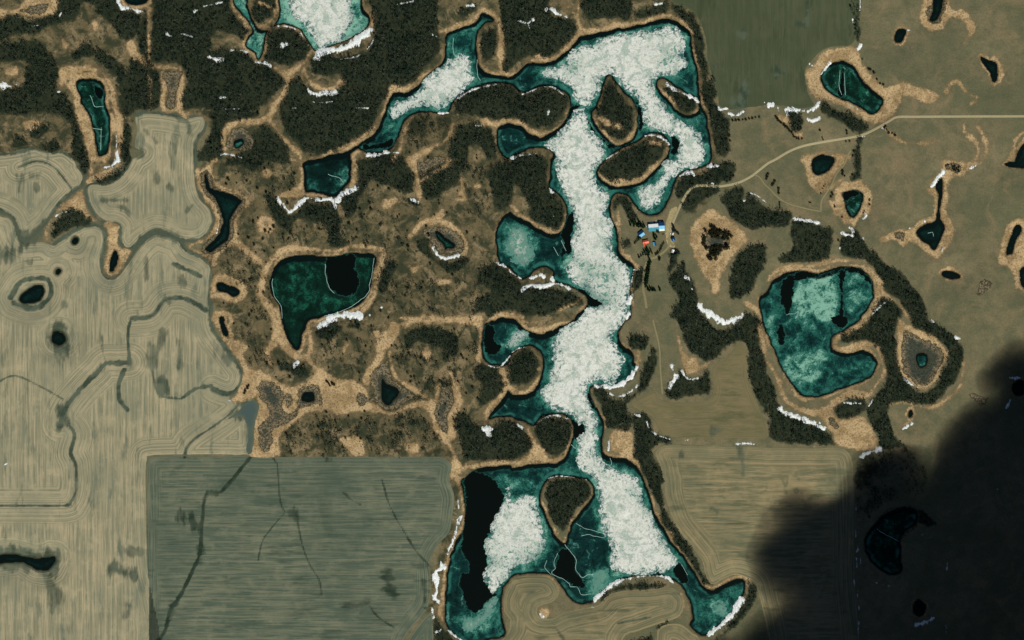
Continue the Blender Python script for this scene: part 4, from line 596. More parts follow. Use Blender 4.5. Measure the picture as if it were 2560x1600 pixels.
 ('thin snow rim on the dark crescent wood', 3, ["01: 530,530 580,500 640,490"]), ('frost line in the boot-shaped pond', 2.4, ["01: 2050,690 2070,600"]), ('snow dash at the left edge of the stubble field', 2.6, ["02: 35,1368 90,1350"]), ('snow dab at the ditch mouth of the stubble field', 4.5, ["02: 2140,755 2180,765"]), ('snow lip under the ringed marsh left of the big woods', 5.5, ["00: 2100,1455 2190,1465 2290,1495"]), ('faint snow along the frozen boot of the left wood', 2.4, ["00: 290,1230 320,1215"]),
 ('snow slid down behind the long barn', 4.2, ["z: 1010,445 1100,430 1200,420 1330,410"]), ('small snow heap at the west end of the barn', 2.6, ["z: 915,545 930,580"]), ('snow streak at the shoreline landing', 2.0, ["y: 530,530 590,545 690,538"]), ('snow dot south of the farmyard spruces', 2.2, ["y: 990,110 1020,125"]),
]
ROAD = "30: 3400,1090 2480,1098 1900,1100 1400,1103 1220,1106 1150,1140 1020,1215 900,1272 800,1295 700,1312 500,1345 330,1380 200,1430 60,1512 21: 2419,30 2330,100 2250,160 2120,220 1950,250 1850,243 1740,245 1680,280 1630,350 1590,430 1550,520 1510,620 1490,690"
TRACKS = [('farm drive looping south from the yard', 3.2, "21: 1490,690 1485,780 1470,830 1410,885 1350,920 1300,935 1270,970 1250,1060 1240,1150 1240,1230 1255,1300 1270,1400"), ('faint two-wheel pasture track running down to the junction', 2.2, "w: 2290,60 2200,220 2130,400 1960,600 1850,850 1700,1080 1610,1240 1600,1460"), ('faint pasture track sweeping from the road to the junction', 1.8, "w: 60,620 180,680 280,830 420,960 560,1110 700,1220 900,1310 1150,1380 1400,1440 1600,1470"), ('short yard spur past the round bin', 3.5, "z: 1560,900 1640,1050 1750,1150"), ('pale wheel track through the south paddock', 1.6, "y: 860,420 840,700 820,1000 860,1300"), ('trail along the brown field edge', 2.2, "22: 1330,0 1390,250 1400,450 1420,700")]
YARD = "21: 1500,460 1560,440 1555,520 1520,600 1500,680 1505,740 1535,790 1540,830 1480,820 1455,760 1445,620 1470,540"
SHADOW = "32: 14000,-9000 4300,-9000 3700,-4000 3500,-600 2900,250 2419,330 2330,330 2250,370 2150,470 2080,560 2050,620 2120,700 2050,790 1950,850 1850,940 1800,1050 1720,1150 1650,1250 1620,1400 1610,1490 33: 1560,40 32: 1480,1440 1430,1330 1300,1250 1100,1250 950,1300 850,1390 33: 790,-40 700,40 600,100 500,130 400,110 250,200 180,330 60,450 -60,600 -110,740 -40,900 60,960 130,1040 40,1150 -100,1300 -250,1500 -500,1800 -1500,3000 -3000,6000 0,12000 9000,12000 14000,6000 14000,-2000"  # off-frame stretches added to the traced outline to block sky light

NOTCH = "32: 1330,900 1700,900 1660,1250 1610,1500 33: 1570,90 1480,80 32: 1430,1400 1370,1240"
# ================================================================== FIELDS ON THE MAIN GRID
CELL = 3.6
G = Grid(-1400, -920, CELL, 778, 512)
NSH = fnoise(G.XX, G.YY, 16, 3, 3)            # shoreline wobble
NBIG = fnoise(G.XX, G.YY, 240, 5, 4)

lake_s = sdf(G, smooth(P(LAKE)))
isl = np.full_like(lake_s, -60)
for s in ISLANDS:
    isl = np.maximum(isl, sdf(G, smooth(P(s))))
lake_raw = np.minimum(lake_s, -isl)
lake_s = lake_raw+NSH*3.2
ponds = []
W = lake_s.copy()
SED = np.full_like(W, -40)
for (nm, lb, sh, pale, fr) in PONDS:
    s = sdf(G, smooth(P(sh)))+NSH*3.4
    if 'boot' in lb: s = s-5.5
    ponds.append((nm, lb, s, pale))
    W = np.maximum(W, s)
    if fr: SED = np.maximum(SED, np.where(s > -55, s+fr*.62*(1+1.9*fnoise(G.XX, G.YY, 60, 9, 3)), -40))
_gy, _gx = np.gradient(lake_raw, CELL)
_isy = np.clip(.25-_gy, 0, 1.2)
SED = np.maximum(SED, np.where(lake_s > -55, lake_s+6.5*_isy*(1+1.8*fnoise(G.XX, G.YY, 60, 21, 3)), -40))
for s in SEDGE:
    SED = np.maximum(SED, sdf(G, smooth(P(s)), 40)-1)
_sn = fnoise(G.XX, G.YY, 55, 15, 3)
for s, w in SEDGE_L:
    SED = np.maximum(SED, w*.74*(1+1.5*_sn)-line_dist(G, smooth(P(s), False), False, 40+w))
SED = SED+8*fnoise(G.XX, G.YY, 34, 13, 5, .75)
MAR = np.full_like(W, -40)
for s in MARSH:
    MAR = np.maximum(MAR, sdf(G, smooth(P(s)), 40))
MAR = MAR+7*fnoise(G.XX, G.YY, 22, 17, 4, .7)
wood_s = []
WOO = np.full_like(W, -40)
for lb, den, sh in WOODS:
    s = sdf(G, smooth(P(sh)), 40)+15*fnoise(G.XX, G.YY, 45, 31, 4, .65)
    s = np.minimum(s, -W-3)
    wood_s.append((lb, den, s))
    WOO = np.maximum(WOO, s if den > 0.5 else np.minimum(s, -2+14*(fnoise(G.XX, G.YY, 60, 37, 3)-0.25)))
WIL = sdf(G, smooth(P(WILD)), 40)
for s in WILD2: WIL = np.maximum(WIL, sdf(G, smooth(P(s)), 40))
WIL = WIL+8*fnoise(G.XX, G.YY, 50, 41, 3)
WETF = np.zeros_like(W)
WDIST = np.full_like(W, 60)
_nv = fnoise(G.XX, G.YY*0.22, 13, 43, 4, .7); _nh = fnoise(G.XX*0.22, G.YY, 13, 44, 4, .7)
HSIDE = (G.XX > -915) & (G.YY < -545)
_nr = np.where(HSIDE, _nh, _nv)
for s, w in WET:
    _pp = P(s)
    if 3.5 < w < 8.5 and np.hypot(*(_pp.max(0)-_pp.min(0))) > 110: WDIST = np.minimum(WDIST, line_dist(G, smooth(P(s), False), False, 60)-w*.8)
    short = np.hypot(*(_pp.max(0)-_pp.min(0))) < 75
    if w < 8.5 and not short:
        w2 = w*.8
        dl = w2-line_dist(G, smooth(P(s), False), False, 40+w)
        m = (0.95 if w > 4 else .75)*sstep(-1.6-.25*w2, 1.0+.25*w2, dl+(1.6+.45*w)*_nr*(dl > -12))
    else:
        dl = w-line_dist(G, smooth(P(s), False), False, 40+w)
        m = sstep(-w*1.0, w*.75, dl+w*2.0*_nr*sstep(-2.2*w, -w, dl))*(.32 if w > 20 else .6 if w < 13 else .75)
    WETF = np.maximum(WETF, m)
OPEN = np.full_like(W, -40)
for s in BLACK: OPEN = np.maximum(OPEN, sdf(G, smooth(P(s)), 40))
OPEN = OPEN+7*fnoise(G.XX, G.YY, 34, 47, 5, .7)
PALF = np.zeros_like(W)
for s, a in PALE:
    PALF = np.maximum(PALF, a*sstep(-14, 16, sdf(G, smooth(P(s)), 40)+26*fnoise(G.XX, G.YY, 40, 53, 5, .7)))

for _lb, _r, _s in WHITE:      # meltwater-pale ice fades out round every white sheet
    _q = sdf(G, smooth(P(_s)), 40)
    PALF = np.maximum(PALF, .42*sstep(-28, 2, _q+24*fnoise(G.XX, G.YY, 34, 59, 4, .7))*(_q > -39))
# relief: land swells a few metres away from the water, beds sink below it
out_d = np.clip(-W, 0, 60)
hills = 2.2*fnoise(G.XX, G.YY, 160, 61, 3)+2.2
ZG = np.where(W > 0, np.maximum(-0.6-0.35*W, -3.0), np.minimum(out_d*0.12, 1.0)*0.5+sstep(3, 60, out_d)*(2.0+hills)-0.6*(out_d <= 0)*1.0)
ZG = np.where(W > 0, ZG, ZG-0.0)
ZG = ZG+0.0
def gz(x, y):
    return G.sample(ZG, x, y)
WZ = -0.25

# ------------------------------------------------------------------ materials
def c(r, g, b): return lin((r, g, b))

def mat_ground():
    t = NT('ground_cover')
    n1 = t.noise(0.006, 5, 0.6); n2 = t.noise(0.035, 6, 0.62); n3 = t.noise(0.25, 5, 0.7)
    base = t.mix(t.ss(n1, .35, .65), c(104, 104, 78), c(128, 118, 90))
    base = t.mix(t.ss(n2, .38, .68, 0, .75), base, c(92, 96, 72))
    base = t.mix(t.ss(t.noise(0.012, 4, .6, dist=1.5), .5, .72, 0, .6), base, c(142, 124, 94))
    base = t.mix(t.attr('wet_'), base, c(76, 88, 74))
    # wild scrubland
    w2 = t.noise(0.028, 6, 0.68, dist=0.6); w3 = t.noise(0.11, 5, 0.72)
    scrub = t.mix(t.ss(w2, .40, .60), c(58, 63, 45), c(114, 102, 74))
    scrub = t.mix(t.ss(t.noise(0.02, 7, .75, dist=.6), .51, .63, 0, .85), scrub, c(148, 130, 98))
    scrub = t.mix(t.ss(w3, .52, .66, 0, .75), scrub, c(44, 52, 38))
    fw = t.ss(t.m_('ADD', t.attr('wild'), t.m_('MULTIPLY', t.m_('SUBTRACT', n2, .5), 40)), -8, 8)
    col = t.mix(fw, base, scrub)
    # litter below trees
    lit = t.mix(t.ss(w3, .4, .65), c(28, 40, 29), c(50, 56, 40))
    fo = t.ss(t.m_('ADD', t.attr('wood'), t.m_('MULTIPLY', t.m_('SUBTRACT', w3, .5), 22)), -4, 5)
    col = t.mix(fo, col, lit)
    # olive margin then dry tan sedge
    nz = t.m_('ADD', t.m_('MULTIPLY', t.m_('SUBTRACT', n3, .5), 14), t.m_('MULTIPLY', t.m_('SUBTRACT', w3, .5), 24))
    sd = t.m_('ADD', t.attr('sedge'), nz)
    sed = t.mix(t.ss(w2, .42, .58), c(160, 134, 96), c(198, 170, 128))
    sed = t.mix(t.ss(n3, .5, .62, 0, .7), sed, c(116, 102, 72))
    sed = t.mix(t.ss(t.noise(0.02, 4, .6), .5, .7, 0, .5), sed, c(212, 180, 134))
    col = t.mix(t.ss(sd, -7, 0, 0, .4), col, c(128, 102, 72))
    col = t.mix(t.ss(sd, -2.5, 3), col, sed)
    # grey-brown cattail marsh with a dark rim
    md = t.m_('ADD', t.attr('marsh'), t.m_('MULTIPLY', t.m_('SUBTRACT', w3, .5), 22))
    mar = t.mix(t.ss(t.noise(.22, 5, .85), .44, .58), c(56, 60, 46), c(148, 130, 104))
    mar = t.mix(t.ss(t.m_('ADD', t.attr('marsh'), t.m_('MULTIPLY', t.m_('SUBTRACT', w2, .5), 40)), 8, 20, 0, .8), mar, c(40, 56, 52))
    col = t.mix(t.ss(md, -2, 0), col, c(58, 56, 38))
    col = t.mix(t.ss(md, 0.5, 3), col, mar)
    # muddy shore
    sh = t.m_('ADD', t.attr('shore'), t.m_('MULTIPLY', t.m_('SUBTRACT', n3, .5), 5))
    col = t.mix(t.ss(sh, -6, 0, 0, .85), col, c(56, 48, 30))
    col = t.mix(t.ss(n3, .3, .7, .0, .35), col, c(60, 58, 42))
    return t.out(col, .95, t.m_('ADD', n3, w3), .5, .05)

def mat_field(kind):
    t = NT(kind+'_field')
    xyz = t.sepxyz(t.pos())
    wob = t.m_('MULTIPLY', t.m_('SUBTRACT', t.noise(.01, 3), .5), 8)
    d = t.attr('dd')
    def rows(a, b, f, k):   # streaks: fine across, long along
        return t.noise(1.0, 3, .7, t.comb(t.m_('MULTIPLY', a, f), t.m_('MULTIPLY', b, k)))
    n1 = t.noise(0.006, 5, .6); n2 = t.noise(0.03, 5, .6); n3 = t.noise(.3, 4, .7)
    if kind == 'stub':
        s1 = rows(xyz[0], xyz[1], .16, .006); s2 = rows(xyz[0], xyz[1], .42, .012); e1 = rows(d, xyz[1], .30, .008); band = 42
        cs = (c(130, 127, 102), c(174, 161, 129), c(108, 116, 98), c(196, 180, 144), c(80, 94, 80))
    elif kind == 'dark':
        s1 = rows(xyz[1], xyz[0], .16, .006); s2 = rows(xyz[1], xyz[0], .45, .01); e1 = rows(d, xyz[1], .3, .006); band = 34
        cs = (c(78, 90, 76), c(118, 120, 98), c(68, 82, 70), c(136, 136, 112), c(58, 72, 60))
    elif kind == 'ring':
        s1 = rows(xyz[1], xyz[0], .13, .01); s2 = rows(xyz[1], xyz[0], .3, .012); e1 = rows(d, xyz[1], .26, .006); band = 52
        cs = (c(106, 104, 78), c(152, 136, 102), c(90, 98, 78), c(168, 150, 112), c(66, 76, 58))
    elif kind == 'hay':
        s1 = rows(xyz[1], xyz[0], .1, .02); s2 = rows(xyz[1], xyz[0], .4, .03); e1 = rows(d, xyz[1], .3, .02); band = 16
        cs = (c(108, 102, 74), c(126, 114, 84), c(98, 96, 66), c(130, 116, 84), c(76, 82, 56))
    else:
        s1 = rows(xyz[0], xyz[1], .1, .008); s2 = rows(xyz[0], xyz[1], .3, .012); e1 = rows(d, xyz[1], .2, .02); band = 14
        cs = (c(72, 80, 58), c(82, 87, 64), c(66, 74, 54), c(90, 92, 68), c(52, 62, 44))
    fe = t.ss(t.m_('ADD', d, t.m_('MULTIPLY', t.m_('SUBTRACT', n1, .5), 70)), band-9, band+9)
    s1 = t.mix(fe, e1, s1)
    e2 = rows(d, xyz[1], .6, .01)
    s2 = t.mix(fe, e2, s2)
    col = t.mix(t.ss(s1, .36, .64), cs[0], cs[1])
    col = t.mix(t.ss(s2, .46, .64, 0, .7), col, cs[2])
    col = t.mix(t.ss(t.m_('MULTIPLY', s2, n2), .26, .36, 0, .4), col, cs[3])
    # damp smudges pulled out along the rows
    ax = (xyz[0], xyz[1]) if kind in ('stub', 'olive') else (xyz[1], xyz[0])
    sm = t.noise(1.0, 4, .6, t.comb(t.m_('MULTIPLY', ax[0], .035), t.m_('MULTIPLY', ax[1], .008)))
    col = t.mix(t.m_('MULTIPLY', t.ss(sm, .56, .68), t.ss(s2, .35, .6, .35, .75)), col, cs[4])
    col = t.mix(t.ss(n1, .42, .68, 0, .45), col, cs[2])
    col = t.mix(t.ss(n3, .45, .75, 0, .28), col, cs[0])
    wt = t.m_('ADD', t.attr('wetd'), t.m_('MULTIPLY', t.m_('SUBTRACT', s2, .5), .55))
    wcol = t.mix(t.ss(n2, .4, .6), c(52, 66, 54), c(84, 94, 78))
    if kind == 'dark': wcol = t.mix(t.ss(n2, .4, .6), c(34, 48, 38), c(54, 66, 54))
    col = t.mix(t.ss(wt, .12, .85, 0, .95), col, wcol)
    col = t.mix(t.ss(t.m_('ADD', t.attr('shore'), t.m_('MULTIPLY', t.m_('SUBTRACT', s2, .5), 8)), -8, 0), col, c(40, 44, 28))
    return t.out(col, .95, s2, .25, .05)

def mat_water(pale, green=False):
    t = NT('ice_water')
    G0, G1, G2 = ((2, 20, 14), (6, 36, 28), (26, 88, 68)) if green else ((2, 16, 13), (8, 38, 34), (36, 92, 82)) if pale < .07 else ((2, 18, 18), (9, 47, 45), (36, 98, 86))
    n1 = t.noise(0.022, 6, .62, dist=1.0); n2 = t.noise(0.08, 7, .72, dist=.2); n3 = t.noise(.3, 5, .8)
    n4 = t.noise(0.035, 8, .74, dist=.35, vec=t.vadd(t.pos(), t.comb(300.0, 500.0)))
    sh = t.m_('ADD', t.attr('shore'), t.m_('MULTIPLY', t.m_('SUBTRACT', n2, .5), 6))
    p0 = t.m_('ADD', t.attr('pale'), pale)
    p = t.m_('ADD', p0, t.m_('MULTIPLY', t.m_('SUBTRACT', n4, .5), t.m_('ADD', t.m_('MULTIPLY', p0, 3.0), 1.1)))
    p = t.m_('ADD', p, t.m_('MULTIPLY', t.m_('SUBTRACT', n3, .5), t.m_('ADD', t.m_('MULTIPLY', p0, 1.8), .4)))
    col = t.mix(t.ss(p, -.15, .22), c(*G0), c(*G1))
    col = t.mix(t.ss(p, .16, .5), col, c(*G2))
    col = t.mix(t.ss(p, .45, .95), col, c(128, 176, 156))
    fr = t.m_('MULTIPLY', t.ss(sh, 1, 6), t.m_('SUBTRACT', 1.0, t.ss(sh, 8, 15)))
    fr = t.m_('MULTIPLY', fr, t.ss(n1, .40, .6))
    col = t.mix(t.m_('MULTIPLY', fr, .6 if pale > .1 else .0), col, c(52, 120, 108))
    cr = t.voro(.014, 'DISTANCE_TO_EDGE', t.vadd(t.pos(), t.scale(t.noise(.03, 5, out='Color'), 60, 60)))
    crk = t.m_('MULTIPLY', t.m_('SUBTRACT', 1.0, t.ss(cr, 0, .02)), t.ss(n4, .5, .6))
    col = t.mix(t.m_('MULTIPLY', crk, .55 if pale > .1 else 0.), col, c(104, 164, 150))
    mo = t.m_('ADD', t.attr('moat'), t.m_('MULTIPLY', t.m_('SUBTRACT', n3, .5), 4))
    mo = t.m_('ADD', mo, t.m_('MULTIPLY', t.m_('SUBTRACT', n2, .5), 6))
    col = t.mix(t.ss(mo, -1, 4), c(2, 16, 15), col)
    op = t.m_('ADD', t.attr('open_'), t.m_('ADD', t.m_('MULTIPLY', t.m_('SUBTRACT', n2, .5), 26), t.m_('MULTIPLY', t.m_('SUBTRACT', n3, .5), 6)))
    col = t.mix(t.m_('MULTIPLY', t.ss(op, -3.0, -.5), .28), col, c(60, 120, 108))
    col = t.mix(t.ss(op, -.6, .8), col, c(1, 9, 7))
    return t.out(col, .5, n3, .04, .06)

def mat_white():
    t = NT('white_ice')
    n1 = t.noise(0.03, 6, .7, dist=1.0); n2 = t.noise(0.075, 6, .78, dist=.9); n3 = t.noise(.17, 5, .85, dist=.5)
    v = t.voro(.05, 'DISTANCE_TO_EDGE', t.vadd(t.pos(), t.scale(t.noise(.07, 4, out='Color'), 40, 40)))
    col = t.mix(t.ss(n2, .38, .62), c(180, 186, 174), c(222, 223, 214))
    col = t.mix(t.ss(n1, .5, .40, 0, .6), col, c(136, 162, 148))
    col = t.mix(t.m_('MULTIPLY', t.ss(n3, .5, .66, 0, .8), t.ss(n1, .36, .58, .35, 1.0)), col, c(252, 253, 250))
    col = t.mix(t.m_('MULTIPLY', t.ss(n3, .47, .34, 0, .4), t.ss(n1, .58, .42, .1, 1.0)), col, c(96, 136, 122))
    col = t.mix(t.m_('MULTIPLY', t.m_('MULTIPLY', t.m_('SUBTRACT', 1.0, t.ss(v, 0, .03)), t.ss(n1, .48, .6)), .5), col, c(248, 248, 244))
    e = t.m_('ADD', t.attr('edge'), t.m_('MULTIPLY', t.m_('SUBTRACT', n2, .5), 120))
    e = t.m_('ADD', e, t.m_('MULTIPLY', t.m_('SUBTRACT', n3, .5), 80))
    col = t.mix(t.ss(e, 16, -8), col, c(34, 90, 88))
    r = t.m_('ADD', t.attr('rot'), t.m_('MULTIPLY', t.m_('SUBTRACT', n2, .5), 2.8))
    r = t.m_('ADD', r, t.m_('MULTIPLY', t.m_('SUBTRACT', n3, .5), 1.6))
    col = t.mix(t.ss(r, .34, .62, 0, .9), col, c(60, 124, 108))
    return t.out(col, .7, t.m_('ADD', n2, n3), .25, .1)

def mat_snow():
    t = NT('snow')
    n = t.noise(.3, 5, .7)
    col = t.mix(t.ss(n, .35, .6), c(196, 206, 204), c(244, 245, 243))
    ne = t.noise(1.0, 4, .75, t.scale(t.pos(), .5, .16))
    col = t.mix(t.ss(t.m_('ADD', t.attr('edge'), t.m_('MULTIPLY', t.m_('SUBTRACT', ne, .5), 18)), 2.6, -1.0, 0, .9), col, c(78, 82, 66))
    return t.out(col, .8, n, .3, .1)

def mat_road(name, a, b, e):
    t = NT(name)
    u = t.m_('ABSOLUTE', t.attr('u'))
    n = t.noise(.6, 4, .7)
    col = t.mix(t.ss(n, .35, .65), a, b)
    col = t.mix(t.m_('MULTIPLY', t.m_('SUBTRACT', 1.0, t.ss(t.m_('ABSOLUTE', t.m_('SUBTRACT', u, .45)), .05, .2)), .5), col, b)
    col = t.mix(t.ss(t.m_('ADD', u, t.m_('MULTIPLY', t.m_('SUBTRACT', n, .5), .7)), .7, 1.0), col, e)
    return t.out(col, .95, n, .05, .1)

def mat_plain(name, a, b, sc=.5, rough=.9, spec=.1, bump=.1):
    t = NT(name)
    n = t.noise(sc, 5, .65)
    return t.out(t.mix(t.ss(n, .35, .65), a, b), rough, n, bump, spec)

def mat_twig(name, a, b, e):
    t = NT(name)
    r = t.attr('tint')
    n = t.noise(.03, 6, .75)
    col = t.mix(r, a, b)
    col = t.mix(t.ss(n, .45, .56, 0, .75), col, e)
    return t.out(col, .95, spec=.03)

M_GROUND = mat_ground()
M_FIELD = {k: mat_field(k) for k in ('stub', 'dark', 'ring', 'hay', 'olive')}
M_WHITE = mat_white()
M_SNOW = mat_snow()
M_RIDGE = mat_plain('ridge_ice', c(120, 176, 164), c(190, 214, 204), .8)
M_TWIG = mat_twig('leafless_crown', c(32, 47, 38), c(76, 82, 66), c(22, 44, 36))
M_BARK = mat_plain('bark', c(92, 84, 66), c(120, 110, 88), 2.0)
M_CONI = mat_twig('conifer_needles', c(18, 44, 22), c(30, 64, 30), c(20, 50, 34))
M_BUSH = mat_twig('bush_twigs', c(34, 36, 24), c(56, 52, 36), c(36, 42, 28))

# ------------------------------------------------------------------ the ground: one sheet out to the horizon
ox = np.array([-42000, -20000, -9000, -4500, -2600, -1800, -1500])
oy = np.array([-42000, -20000, -9000, -4000, -2200, -1400, -1020])
gx = np.concatenate([ox, G.X, [G.X[-1]+80, G.X[-1]+350, 2600, 4500, 9000, 20000, 42000]])
gy = np.concatenate([oy, G.Y, [G.Y[-1]+80, G.Y[-1]+350, 2200, 4000, 9000, 20000, 42000]])
def padf(A, val=None):
    B = np.pad(A, ((len(oy), 7), (len(ox), 7)), mode='edge').astype(np.float32)
    return B
XX, YY = np.meshgrid(gx, gy)
nx_, ny_ = len(gx), len(gy)
V = np.stack([XX.ravel(), YY.ravel(), padf(ZG).ravel()], 1)
ii = (np.arange(ny_-1)[:, None]*nx_+np.arange(nx_-1)[None, :]).ravel()
Fq = np.stack([ii, ii+1, ii+nx_+1, ii+nx_], 1)
wetmask = WETF*.95
FIELDMASKS = []
o = mesh_from('ground', V, [Fq], M_GROUND, {'wild': padf(WIL), 'wood': padf(WOO), 'sedge': padf(np.where(W > -1e9, SED, 0)), 'marsh': padf(MAR), 'shore': padf(np.clip(W, -40, 40)), 'wet_': padf(wetmask)})
o['kind'] = 'structure'; o['label'] = 'rolling olive and brown prairie ground with dry tan sedge channels'

# ------------------------------------------------------------------ crop fields
FM = np.full_like(W, -40)
for lb, k, sh in FIELDS:
    s = sdf(G, smooth(P(sh)))+1.0*fnoise(G.XX, G.YY, 25, 71, 2)
    clipf = s
    FM = np.maximum(FM, s)
    z = ZG+0.30*sstep(0, 4, s)-0.12+0.0
    clipf = np.minimum(s, -W-0.5)
    ob = sheet('field', G, clipf, M_FIELD[k], z, {'wetd': WETF, 'shore': np.clip(W, -40, 40), 'dd': np.minimum(np.minimum(s, np.clip(-W, -5, 60)), np.maximum(WDIST, 0) if k == 'stub' else 60)})
    if ob: tag(ob, label=lb, kind='structure')

_p = smooth(P('02: 2110,960 2250,850 2330,770 2400,740 2450,800 2445,880 2405,1000 2405,1200 2350,1275 2310,1230 2330,1100 2325,1020 2290,930 2200,930')); _s = sdf(G, _p)+3*fnoise(G.XX, G.YY, 20, 73, 3)
_t = NT('damp_silt'); _n = _t.noise(.02, 5, .6)
_m = _t.out(_t.mix(_t.ss(_t.m_('ADD', _t.attr('edge'), _t.m_('MULTIPLY', _t.m_('SUBTRACT', _n, .5), 30)), -2, 14), c(88, 96, 80), c(70, 86, 82)))
_o = sheet('silt_channel', G, _s, _m, ZG+.42*sstep(0, 4, _s)-.12, {})
tag(_o, 'smooth blue-grey silted channel between the stubble and the tan sedge', kind='structure')
# ------------------------------------------------------------------ lakes and ponds
gyd, gxd = np.gradient(lake_s, CELL)
def water(nm, lb, s, pale):
    gy_, _ = np.gradient(s, CELL)
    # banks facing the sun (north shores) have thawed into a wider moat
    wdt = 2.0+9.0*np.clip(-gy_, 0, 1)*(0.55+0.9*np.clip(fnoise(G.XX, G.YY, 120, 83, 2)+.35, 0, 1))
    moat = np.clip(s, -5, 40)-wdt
    mt = mat_water(pale, nm == 'pond' and .07 < pale < .22)
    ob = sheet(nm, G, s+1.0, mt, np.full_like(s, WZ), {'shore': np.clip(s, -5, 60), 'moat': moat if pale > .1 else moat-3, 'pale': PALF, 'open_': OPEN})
    if ob: tag(ob, label=lb, kind='structure')
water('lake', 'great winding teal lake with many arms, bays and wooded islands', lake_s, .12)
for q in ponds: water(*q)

rot_src = ["21: 900,950 1000,1020 1030,1400 700,1320 600,1050 560,900", "20: 480,600 620,560 700,700 640,760 500,740", "20: 1400,470 1560,420 1600,560 1420,660 1360,600", "13: 2200,700 2400,720 2400,850 2180,850", "23: 0,650 280,600 300,750 0,800", "22: 430,200 400,400 420,200", "23: 1050,100 1190,80 1500,700 1400,620 1300,400"]
for lb, rot, sh in WHITE:
    p = smooth(P(sh))
    g = window_grid(p, 18, 2.2)
    s = sdf(g, p, 45)+15*fnoise(g.XX, g.YY, 26, 91, 5, .78)+3.5
    s = np.minimum(s, g_w(g)) if False else s
    Wl = G.sample(W, g.XX, g.YY)
    s = np.minimum(s, Wl-1.0)
    R = np.full_like(s, rot)+.30*np.clip(fnoise(g.XX, g.YY, 150, 93, 4, .6)+.15, 0, 1)
    for r in rot_src:
        rr = sdf(g, smooth(P(r)), 45)
        R = np.maximum(R, .42*sstep(-25, 25, rr))
    z = WZ+0.35*sstep(0, 3, s)-0.05
    ob = sheet('ice_sheet', g, s, M_WHITE, z, {'rot': R})
    if ob: tag(ob, label=lb, kind='structure')
for k, s in enumerate(RIDGES):
    p = smooth(P(s), False, 6)
    p = p+np.stack([fnoise(p[:, 0], p[:, 1], 14, 97, 2), fnoise(p[:, 0], p[:, 1], 14, 99, 2)], 1)*2.5
    n = len(p)
    d = np.gradient(p, axis=0); d /= np.maximum(np.hypot(d[:, 0], d[:, 1]), 1e-6)[:, None]
    nr = np.stack([-d[:, 1], d[:, 0]], 1)
    w = 0.55*(0.7+0.5*np.random.RandomState(k).rand(n))
    Vr = np.stack([np.c_[p-nr*w[:, None], np.full(n, WZ-.05)], np.c_[p, np.full(n, WZ+.45)], np.c_[p+nr*w[:, None], np.full(n, WZ-.05)]], 1).reshape(-1, 3)
    i = (np.arange(n-1)[:, None]*3+np.arange(2)[None, :]).ravel()
    ob = mesh_from('ice_ridge', Vr, [np.stack([i+1, i, i+3, i+4], 1)], M_RIDGE)
    ob['kind'] = 'structure'

# ------------------------------------------------------------------ road, tracks, yard
M_ROAD = mat_road('gravel_road', c(148, 138, 106), c(174, 163, 128), c(116, 108, 78))
M_TRACK = mat_road('dirt_track', c(124, 117, 84), c(138, 129, 95), c(112, 106, 78))
ribbon('road', P(ROAD), 3.4, M_ROAD, .28, label='pale gravel road crossing the pasture to the farmyard')
for k, (lb, w, s) in enumerate(TRACKS):
    ribbon('track', P(s), w, M_TRACK, .24+.02*k, wob=.2, seed=k, label=lb)
p = smooth(P(YARD)); g = window_grid(p, 8, 2.0)
s = sdf(g, p, 30)+1.0*fnoise(g.XX, g.YY, 9, 101, 3)
ob = sheet('farmyard', g, s, mat_plain('yard_gravel', c(150, 138, 100), c(182, 166, 122), .3), gz(g.XX, g.YY)+.22*sstep(0, 2, s)-.1, {})
tag(ob, 'gravel farmyard apron beside the barn', kind='structure')

